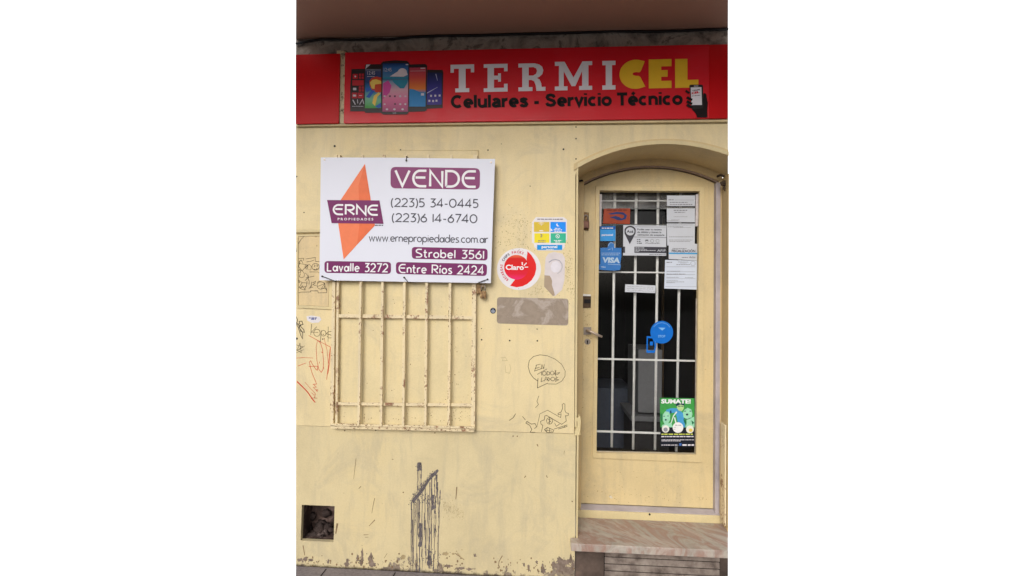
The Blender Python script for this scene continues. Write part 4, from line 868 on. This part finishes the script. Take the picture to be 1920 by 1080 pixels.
for gx, gy in ((245, 114), (838, 120), (1450, 133), (231, 957), (822, 966), (1425, 979)):
    p = Flat(Z3, YE).P((gx, gy)); MB().disc(p, .0055, YE - .0018, YE - .0002, 16).build('grommet', M_steel, eb)
M_tie = plain('black_cable_tie', S(36, 34, 38), .4)
FE = Flat(Z3, YE)
for a, c in (((231, 957), (325, 992)), ((822, 966), (856, 1003)), ((1425, 979), (1348, 1006)), ((838, 122), (838, 90))):
    p, q_ = FE.P(a), FE.P(c); m_ = (p + q_) / 2
    MB().tube([p + Vector((0, -.003, 0)), m_ + Vector((0, -.006, 0)), q_ + Vector((0, -.003, -.001)), q_ + Vector((0, .03, .004))], .0022, 8).build('cable_tie', M_tie, eb, smooth=True)
    MB().disc(p, .0045, YE - .007, YE - .0015, 12).build('tie_head', M_tie, eb)

# ------------------------------------------------------------------ stickers and small things on the wall
Z6 = (925, 460, .09259)
cl = thing('round_sticker', 'round red and white Claro phone top-up sticker reading RECARGAS CHIPS PACKS', 'sticker', U(972, 543, 0))
f = Flat(Z6, -.0010); f.plate(circ(520, 480, 445, 425, 48), .0012); f.build('backing', plain('sticker_white', S(220, 216, 220), .45, vary=.04, scale=14), cl)
M_cred = plain('claro_red', S(214, 22, 22), .35, vary=.03)
f = Flat(Z6, -.0014); c0 = (490, 470)
f.poly([(692, 118), (770, 200), (830, 290), (865, 380), (868, 480), (840, 600), (780, 700), (690, 780), (590, 830), (470, 850), (340, 818), (440, 690), (690, 560), (715, 430), (672, 285)]); f.build('red_crescent', M_cred, cl)
f = Flat(Z6, -.0019); f.poly(circ(468, 443, 250, 250, 40)); ball = f.build('red_ball', ramp_mat('ball_print', ((0, S(226, 40, 110)), (.22, S(212, 26, 54)), (.5, S(212, 20, 24)), (.85, S(200, 26, 26)), (1, S(226, 110, 76)))), cl)
f = Flat(Z6, -.0024); f.text('Claro', (250, 492), (618, 492), 104, .03); f.strokes(22, [(585, 350), (588, 395)], [(668, 360), (622, 408)], [(640, 443), (698, 441)]); f.build('lettering', M_white, ball)
f = Flat(Z6, -.0016); f.arctext('RECARGAS', (478, 450), 292, 235, 168, 52, .03); f.arctext('PACKS', (478, 450), 292, 110, 64, 52, .03); f.build('lettering', plain('crimson_print', S(196, 36, 66), .5), cl)
f = Flat(Z6, -.0016); f.arctext('CHIPS', (478, 450), 292, 156, 119, 52, .03); f.build('lettering', plain('navy_print', S(50, 56, 86), .5), cl)
Z5 = (990, 400, .07407)
pe = thing('square_sticker', 'white sticker with four coloured squares and a blue personal strip, above the round sticker', 'sticker', U(1031, 470, 0))
f = Flat(Z5, -.0010); f.plate([(200, 95), (560, 100), (900, 95), (985, 160), (990, 660), (930, 720), (930, 860), (850, 940), (260, 940), (160, 850), (150, 770), (100, 740), (105, 220)], .0012); f.build('backing', plain('sticker_white', S(220, 216, 220), .45), pe)
for q_, c in (((150, 218, 540, 470), S(208, 180, 60)), ((568, 218, 958, 470), S(14, 138, 240)), ((160, 505, 540, 745), S(228, 212, 42)), ((575, 505, 958, 750), S(52, 176, 142)), ((230, 798, 868, 925), S(10, 140, 214))):
    f = Flat(Z5, -.0015); f.quad(*q_); f.build('square', plain('sq%d' % q_[0] + str(q_[1]), c, .45, vary=.03), pe)
f = Flat(Z5, -.0020)
f.text('personal', (345, 878), (740, 878), 72, .03); f.words(912, 465, 645, 14); f.words(380, 680, 830, 18); f.words(418, 650, 860, 22); f.words(456, 670, 860, 18)
f.poly([(735, 245), (715, 290), (740, 330), (800, 330), (755, 305)]); f.poly(circ(752, 582, 52), [circ(752, 582, 40)]); f.stroke([(735, 565), (750, 595), (775, 605)], 16); f.words(688, 655, 860, 20); f.words(725, 690, 820, 20)
f.strokes(8, [(270, 250), (340, 232), (410, 250)], [(295, 275), (340, 262), (385, 275)]); f.poly(circ(340, 292, 16, 9)); f.words(440, 290, 400, 22)
f.poly([(570, 380), (620, 420), (615, 450), (570, 440)]); f.build('print', M_white, pe)
f = Flat(Z5, -.0020); f.words(690, 250, 445, 16); f.words(728, 250, 445, 16); f.quad(315, 525, 360, 545); f.quad(322, 555, 368, 575); f.quad(315, 585, 360, 605); f.words(148, 235, 880, 22); f.build('print', plain('dim_print', S(120, 112, 120), .6), pe)
f = Flat(Z6, -.0010); f.plate([(1060, 250), (1110, 170), (1230, 130), (1400, 170), (1450, 260), (1440, 700), (1390, 900), (1250, 1025), (1210, 1030), (1030, 840), (1035, 620), (1045, 400)], .0012)
ws = f.build('peeling_sticker', plain('worn_sticker_white', S(208, 200, 202), .6, vary=.06, scale=20)); tag(ws, 'worn white peeling sticker with torn brown lower corner, under the square sticker', 'sticker'); ws['org'] = (0, 0, 0)
f = Flat(Z6, -.0015); f.poly([(1035, 605), (1140, 615), (1175, 670), (1190, 730), (1185, 800), (1230, 940), (1245, 1015), (1205, 1025), (1028, 835)]); f.build('torn_corner', plain('bare_brown', S(166, 148, 128), .7), ws)
f = Flat(Z6, -.0016); f.stroke([(1130, 340), (1190, 300), (1260, 285), (1340, 310), (1390, 380), (1395, 450), (1360, 530), (1300, 572)], 22, 8); f.build('faded_ring', plain('ring_grey', S(162, 160, 172), .6), ws)
f = Flat(Z6, -.0016); f.poly([(1160, 420), (1200, 340), (1290, 315), (1360, 380), (1365, 470), (1310, 540), (1230, 550), (1170, 500)]); f.words(440, 1200, 1330, 36); f.build('faded_print', plain('pale_print', S(216, 212, 220), .6), ws)
f = Flat((880, 520, .07407), -.0012); f.plate(circ(600, 845, 74, 74, 28), .0014); rb_ = f.build('round_badge', plain('badge_dark', S(44, 50, 66), .35)); tag(rb_, 'small round dark blue badge sticker left of the bare stone patch', 'sticker'); rb_['org'] = (0, 0, 0)
f = Flat((880, 520, .07407), -.0018); f.poly([(545, 840), (600, 820), (655, 845), (640, 890), (600, 905), (560, 885)]); f.poly(circ(600, 805, 18, 14)); f.build('badge_print', plain('badge_grey', S(140, 146, 160), .4), rb_)
f = Flat(Q1, -.0008); f.plate([(140, 75), (190, 65), (280, 80), (300, 110), (270, 140), (200, 145), (150, 120)], .001); sc = f.build('paper_scrap', plain('scrap_white', S(214, 210, 214), .6)); tag(sc, 'torn scrap of white sticker on the wall above the KOPS scribble', 'paper scrap'); sc['org'] = (0, 0, 0)
f = Flat(Q1, -.0014); f.words(92, 165, 250, 10); f.words(105, 190, 240, 12); f.build('print', plain('scrap_ink', S(96, 104, 150), .6), sc)
# padlocks
def padlock(px, py, y, sc_, label, mats):
    p = U(px, py, y); o = thing('padlock', label, 'padlock', p); r = .011 * sc_
    pts = [p + Vector((r * math.cos(R(a)), 0, .02 * sc_ + r * math.sin(R(a)))) for a in range(0, 181, 20)]
    MB().tube([p + Vector((r, 0, -.004))] + pts + [p + Vector((-r, 0, -.004))], .0032 * sc_, 10).build('shackle', mats[0], o, smooth=True)
    MB().box((p.x - .017 * sc_, y - .008 * sc_, p.z - .042 * sc_), (p.x + .017 * sc_, y + .008 * sc_, p.z - .001)).build('body', mats[1], o, bevel=.004 * sc_)
    MB().disc(p + Vector((0, 0, -.036 * sc_)), .003 * sc_, y - .0095 * sc_, y - .007 * sc_, 10).build('keyhole', M_black, o)
padlock(906, 545.5, -.028, 1.0, 'rusty brass padlock hanging on the hasp at the right of the window grille', (M_steel, M_rusty))
padlock(1098.5, 414, YD - .018, 1.15, 'worn steel padlock on the upper left of the door leaf', (M_steel, plain('padlock_brown', S(120, 88, 76), .45, metal=.4, vary=.2)))
# cable under the balcony
pts = []
for px, py in ((555, 82), (580, 77), (603, 73.5), (660, 74.5), (730, 73.5), (775, 69.5), (820, 67), (900, 66.5), (985, 63.5), (1060, 62), (1120, 60), (1150, 58.5), (1230, 59.5), (1290, 57.5), (1330, 55), (1365, 55)):
    pts.append(U(px, py, -.016))
o = MB().tube(pts, .0065, 8).build('cable', plain('black_cable', S(26, 24, 26), .5), smooth=True); tag(o, 'black cable sagging along the wall right under the brown balcony', 'cable'); o['org'] = (0, 0, 0)

# ------------------------------------------------------------------ papers on the door glass
YG = YD + .0285
def sheet(name, label, cat, reg, outline, mat, y=YG, group=None):
    f = Flat(reg, y); f.plate(outline, .0008); o = f.build(name, mat); tag(o, label, cat, group); o['org'] = (0, 0, 0)
    return o
def ink(o, reg, y, mat, fn, name='print'):
    f = Flat(reg, y); fn(f); return f.build(name, mat, o)
M_pap = plain('white_paper', S(196, 200, 208), .6, vary=.03, scale=12); M_pap2 = plain('bluish_paper', S(200, 208, 222), .6, vary=.03, scale=12); M_pink = plain('grey_ink', S(120, 120, 126), .6)
Z4 = (1110, 350, .10938)
o = sheet('orange_sticker', 'orange sticker with dark blue swoosh, on the upper left louvre glass of the door', 'sticker', Z4, [(205, 378), (655, 372), (650, 640), (190, 632)], plain('orange_film', S(150, 62, 36), .4, vary=.08), YD + .026)
ink(o, Z4, YD + .0252, plain('navy_film', S(34, 50, 104), .4, vary=.1), lambda f: (f.poly([(270, 465), (420, 432), (540, 440), (600, 490), (580, 555), (500, 580), (430, 572), (545, 530), (550, 490), (480, 470), (330, 478)]), f.poly([(300, 525), (400, 500), (470, 520), (520, 560), (430, 572), (380, 550)])), 'swoosh')
ink(o, Z4, YD + .0252, plain('maroon_ink', S(110, 44, 30), .5), lambda f: f.words(402, 250, 620, 22), 'print')
Z7 = (1120, 420, .09259)
o = sheet('blue_sticker', 'light blue personal sticker with dark blue top strip, above the VISA sticker', 'sticker', Z7, [(55, 45), (370, 40), (365, 345), (55, 345)], plain('cyan_film', S(56, 146, 214), .4))
ink(o, Z7, YG - .0006, plain('blue_film', S(24, 80, 160), .4), lambda f: f.quad(58, 48, 368, 112), 'top_strip')
ink(o, Z7, YG - .0012, M_white, lambda f: (f.text('personal', (88, 238), (315, 238), 42, .02), f.words(84, 90, 320, 16)), 'lettering')
o = sheet('visa_sticker', 'blue VISA card sticker with hand shaped top, at the left of the door glass', 'sticker', Z7, [(60, 485), (210, 478), (215, 420), (250, 370), (310, 372), (340, 410), (345, 480), (485, 485), (488, 640), (465, 810), (478, 850), (460, 930), (330, 945), (40, 925), (35, 840), (60, 800)], plain('visa_blue', S(54, 116, 186), .4, vary=.08))
ink(o, Z7, YG - .0008, plain('visa_white', S(170, 194, 214), .45), lambda f: (f.text('VISA', (95, 775), (455, 785), 110, .05, .12), f.text('VISA', (75, 882), (172, 884), 28, .03), f.words(590, 85, 460, 10), f.words(625, 85, 440, 10), f.stroke([(215, 812), (465, 826)], 7), f.strokes(9, [(220, 440), (245, 395), (280, 375), (320, 392)], [(215, 525), (265, 505)], [(300, 480), (306, 530)])), 'lettering')
Z8 = (1160, 410, .08333)
o = sheet('card_notice', 'black and white notice with a map pin reading Acá on the door glass', 'notice', Z8, [(105, 145), (1075, 155), (1068, 835), (98, 828)], M_pap, YG - .0004)
Mdg = plain('dark_grey_ink', S(62, 62, 70), .5)
ink(o, Z8, YG - .0010, Mdg, lambda f: (f.poly([(250, 575), (130, 330)] + arc(258, 285, 135, 125, 200, 340, 14)[::1] + [(380, 330)], [circ(258, 285, 98, 92)]), f.poly([(98, 628), (145, 628), (145, 770), (98, 768)]), f.poly([(355, 630), (1070, 640), (1068, 778), (355, 768)]), f.stroke([(350, 412), (1070, 425)], 8), f.stroke([(370, 182), (1060, 190)], 5)), 'pin')
ink(o, Z8, YG - .0016, Mdg, lambda f: (f.text('Acá', (180, 312), (332, 316), 58, .03), f.text('Podés usar tu tarjeta', (420, 258), (970, 262), 38, .02), f.text('de débito y tienen la', (420, 320), (960, 324), 38, .02), f.text('obligación de aceptarla', (420, 380), (1030, 386), 38, .02), f.words(470, 410, 500, 18), f.words(512, 410, 500, 18), f.words(552, 410, 530, 18), [f.poly(circ(x, 500, 38), [circ(x, 500, 33)]) for x in (632, 752, 875)], f.quad(605, 480, 660, 500), f.words(555, 600, 920, 10)), 'lettering')
ink(o, Z8, YG - .0016, M_pap, lambda f: (f.text('AFIP', (865, 742), (1060, 742), 48, .0, .1), f.words(658, 375, 580, 16), f.words(690, 375, 640, 10), f.words(716, 375, 830, 12), f.words(740, 375, 460, 10)), 'lettering')
ink(o, Z8, YG - .0010, Mdg, lambda f: (f.words(806, 690, 1055, 12)), 'print')
L3 = 'typed white paper notices in the top right of the glass'
def notice(label, q, lines, y):
    o = sheet('paper_notice', label, 'paper', Z4, q, M_pap, y, 'paper notices on the louvres')
    ink(o, Z4, y - .0006, M_pink, lambda f: [f.words(*l) for l in lines])
notice('topmost white paper notice behind the highest louvre of the door, at its right', [(1285, 152), (1770, 150), (1765, 332), (1285, 332)], ((225, 1310, 1400, 12), (228, 1420, 1750, 5), (270, 1335, 1640, 12), (305, 1335, 1720, 12)), YD + .025)
notice('middle white paper notice between the two louvre edges, right of the bars', [(1283, 372), (1765, 372), (1765, 610), (1283, 610)], ((405, 1400, 1640, 14), (440, 1415, 1600, 12), (515, 1400, 1640, 6), (570, 1360, 1500, 6), (587, 1300, 1480, 6)), YD + .025)
notice('lowest plain white sheet right of the map pin notice, over the FISCALIZACIÓN sheet', [(1283, 630), (1765, 632), (1762, 1020), (1290, 1010)], ((655, 1300, 1740, 6), (688, 1300, 1560, 7), (700, 1400, 1700, 5), (860, 1320, 1740, 8), (915, 1320, 1720, 8), (940, 1330, 1680, 8)), YG - .0006)
Z83 = (1210, 340, .20382)
o = sheet('inspection_notice', 'white sheet headed FISCALIZACIÓN with a light blue stripe, on the right of the glass', 'notice', Z83, [(215, 573), (478, 575), (476, 728), (215, 715)], M_pap, YG - .0012)
ink(o, Z83, YG - .0020, plain('sky_blue_ink', S(60, 150, 206), .5), lambda f: f.poly([(218, 655), (478, 658), (478, 671), (218, 668)]), 'stripe')
ink(o, Z83, YG - .0020, Mdg, lambda f: (f.text('FISCALIZACIÓN', (243, 650), (460, 652), 23, .025), f.text('Arba', (402, 706), (460, 706), 17, .0, .1), f.words(618, 250, 380, 4), f.words(700, 335, 390, 5)), 'lettering')
o = sheet('printed_form', 'white printed form with ruled lines and a round stamp, lowest paper on the right', 'notice', Z83, [(182, 722), (476, 730), (472, 996), (174, 986)], M_pap2, YG - .0018)
ink(o, Z83, YG - .0026, M_pink, lambda f: (f.poly(circ(438, 756, 22, 22), [circ(438, 756, 19.5, 19.5)]), f.words(745, 195, 245, 7), f.words(742, 300, 395, 4), f.words(766, 285, 410, 5), f.words(752, 320, 380, 3), f.quad(195, 785, 460, 787.5), f.words(826, 195, 320, 3), f.quad(195, 830, 460, 832), f.words(853, 195, 370, 5), f.quad(195, 856, 460, 858), f.words(883, 195, 310, 4), f.words(886, 365, 440, 3), f.quad(195, 893, 460, 894.5), f.words(912, 195, 300, 3), f.words(925, 195, 360, 4), f.words(933, 195, 270, 4), f.quad(185, 968, 470, 970)))
Z44 = (1070, 520, .18519)
o = sheet('handwritten_strip', 'narrow white paper strip with handwriting taped across the glass bars', 'paper', Z44, [(553, 70), (860, 82), (857, 160), (550, 148)], M_pap, YG - .0004)
def hand(f):
    rn = random.Random(2)
    for y0 in (92, 112, 134):
        x = 570
        while x < 840:
            e = x + rn.uniform(12, 40); f.stroke([(x + i * (e - x) / 6, y0 + (x - 570) * .03 + rn.uniform(-5, 5)) for i in range(7)], 2.2); x = e + 9
ink(o, Z44, YG - .0010, M_pink, hand, 'handwriting')
Z55 = (1200, 520, .18519)
o = sheet('round_blue_sticker', 'round bright blue sticker with a small phone outline, in the middle of the door glass', 'sticker', Z55, circ(220, 556, 115, 115, 36)[:12] + [(150, 668), (165, 690), (176, 672)][::-1][2:] + circ(220, 556, 115, 115, 36)[12:], plain('bright_blue_film', S(12, 104, 196), .4), YG - .0002)
ink(o, Z55, YG - .0009, plain('pale_blue_print', S(120, 176, 224), .45), lambda f: (f.poly([(185, 508), (258, 512), (225, 538)]), f.text('STOP', (184, 608), (256, 608), 24, .02), [f.poly(circ(220 + 96 * math.cos(R(a)), 556 - 96 * math.sin(R(a)), 4.5, 4)) for a in range(35, 150, 9)]), 'print')
ink(o, Z55, YG - .0006, plain('bright_blue_film', S(12, 104, 196), .4), lambda f: (f.poly([(68, 595), (128, 600), (150, 640), (165, 690), (150, 765), (65, 765)], [[(80, 615), (125, 618), (142, 660), (148, 700), (140, 742), (78, 740)]]), f.quad(100, 650, 132, 690)), 'phone_outline')
Z88 = (1225, 730, .11111)
o = sheet('dog_poster', 'green and black poster headed SUMATE! showing a person with two dogs, low on the glass', 'poster', Z88, [(110, 140), (695, 150), (700, 968), (122, 965)], plain('poster_black', S(26, 30, 40), .45), YG - .0004)
P_ = lambda nm, c: plain(nm, c, .5, vary=.1, scale=60)
pic = ink(o, Z88, YG - .0010, P_('poster_green', S(62, 150, 72)), lambda f: f.poly([(110, 142), (694, 152), (697, 648), (118, 640)]), 'picture')
ink(pic, Z88, YG - .0016, P_('shirt_blue', S(70, 150, 200)), lambda f: (f.poly([(215, 345), (300, 318), (395, 320), (450, 360), (500, 400), (520, 500), (540, 640), (430, 640), (400, 500), (380, 390), (300, 400), (225, 420)])), 'shirt')
ink(pic, Z88, YG - .0020, P_('dog_mint', S(150, 208, 176)), lambda f: (f.poly([(160, 430), (200, 370), (260, 380), (285, 440), (280, 520), (240, 590), (190, 590), (160, 520)]), f.poly([(520, 350), (580, 310), (640, 340), (660, 420), (640, 500), (580, 520), (510, 470), (500, 400)]), f.poly([(560, 520), (690, 460), (694, 640), (540, 640)]), f.poly([(150, 600), (300, 560), (330, 640), (140, 640)])), 'dogs')
ink(pic, Z88, YG - .0024, P_('face_lime', S(170, 200, 140)), lambda f: (f.poly([(395, 270), (450, 245), (510, 265), (515, 320), (480, 370), (430, 360), (400, 320)])), 'face')
ink(pic, Z88, YG - .0028, P_('poster_navy', S(24, 50, 76)), lambda f: (f.poly([(375, 262), (400, 235), (520, 235), (530, 275), (455, 255), (390, 285)]), f.words(285, 415, 505, 12), f.poly(circ(210, 515, 16, 14)), f.poly(circ(570, 425, 20, 17)), f.quad(170, 450, 195, 460), f.quad(230, 445, 262, 455), f.quad(520, 362, 550, 374), f.quad(610, 362, 640, 374), f.stroke([(520, 490), (575, 505), (640, 480)], 9), f.poly([(300, 345), (310, 400), (285, 410), (280, 370)])), 'features')
ink(pic, Z88, YG - .0028, P_('deep_green', S(34, 110, 70)), lambda f: (f.poly([(505, 500), (560, 530), (560, 600), (520, 560)]), f.poly([(640, 520), (690, 560), (660, 600)]), f.poly([(120, 420), (150, 400), (155, 500), (130, 560)])), 'shade_patches')
ink(pic, Z88, YG - .0028, P_('lead_white', S(206, 220, 214)), lambda f: (f.stroke([(390, 385), (340, 450), (300, 570)], 24, 14), f.stroke([(360, 480), (380, 560)], 20)), 'straps')
ink(o, Z88, YG - .0030, M_white, lambda f: (f.text('SUMATE!', (132, 234), (632, 236), 72, .045)), 'headline')
for cx, cy, r_, c in ((207, 668, 62, S(222, 222, 216)), (416, 645, 90, S(226, 226, 226)), (618, 675, 66, S(222, 222, 210))):
    ink(o, Z88, YG - .0034, plain('seal%d' % cx, c, .5), lambda f: f.poly(circ(cx, cy, r_)), 'seal')
ink(o, Z88, YG - .0040, plain('seal_grey', S(140, 140, 150), .5), lambda f: (f.poly(circ(207, 680, 36)), f.words(606, 370, 470, 12), f.words(640, 345, 380, 8), f.words(672, 345, 380, 8)), 'seal_print')
ink(o, Z88, YG - .0040, plain('seal_yellow', S(222, 196, 90), .5), lambda f: f.poly(circ(630, 690, 30)), 'seal_print')
ink(o, Z88, YG - .0012, plain('lime_print', S(196, 206, 90), .5), lambda f: f.words(757, 135, 680, 18), 'print')
ink(o, Z88, YG - .0012, plain('pale_print', S(216, 212, 220), .6), lambda f: (f.words(797, 135, 680, 18), f.words(852, 140, 685, 10), f.words(870, 140, 460, 10), f.words(940, 135, 415, 12), f.words(940, 490, 690, 26)), 'print')
ink(o, Z88, YG - .0012, plain('fb_blue', S(60, 100, 170), .5), lambda f: f.quad(438, 910, 475, 950), 'print')
# pale cabinet in the dark room
cbx = thing('cabinet', 'pale grey cabinet with a ledge standing in the dark room behind the door glass', 'cabinet', U(1213, 800, 1.0))
a, c = U(1197, 655, 1.0), U(1241, 775, 1.0)
M_cab = plain('cabinet_grey', S(122, 122, 124), .6)
MB().box((a.x, 1.0, c.z), (c.x, 1.4, a.z)).build('door_panel', M_cab, cbx, bevel=.004); MB().box((a.x - .06, .97, c.z - .06), (c.x + .1, 1.42, c.z - .02)).build('ledge', M_cab, cbx, bevel=.004)
MB().box((a.x - .03, 1.02, .2), (c.x + .06, 1.4, c.z - .061)).build('base', plain('cabinet_dark', S(60, 58, 58), .7), cbx)
ct = MB().box((-.9, 1.6, .2), (U(1186, 728, 1.6).x, 2.1, U(1150, 728, 1.6).z)); o = ct.build('counter', plain('counter_blue_grey', S(92, 98, 112), .5), bevel=.006); tag(o, 'dark low counter in the dim room seen through the left of the door glass', 'counter'); o['org'] = (0, 0, 0)
a, c = U(1243, 560, 1.45), U(1325, 900, 1.45)
o = MB().box((a.x, 1.45, .2), (c.x, 1.5, 2.3)).build('wooden_panel', plain('brown_wood', S(112, 92, 66), .6, vary=.15), bevel=.004); tag(o, 'brown wooden panel in the dim room behind the right side of the door glass', 'panel'); o['org'] = (0, 0, 0)
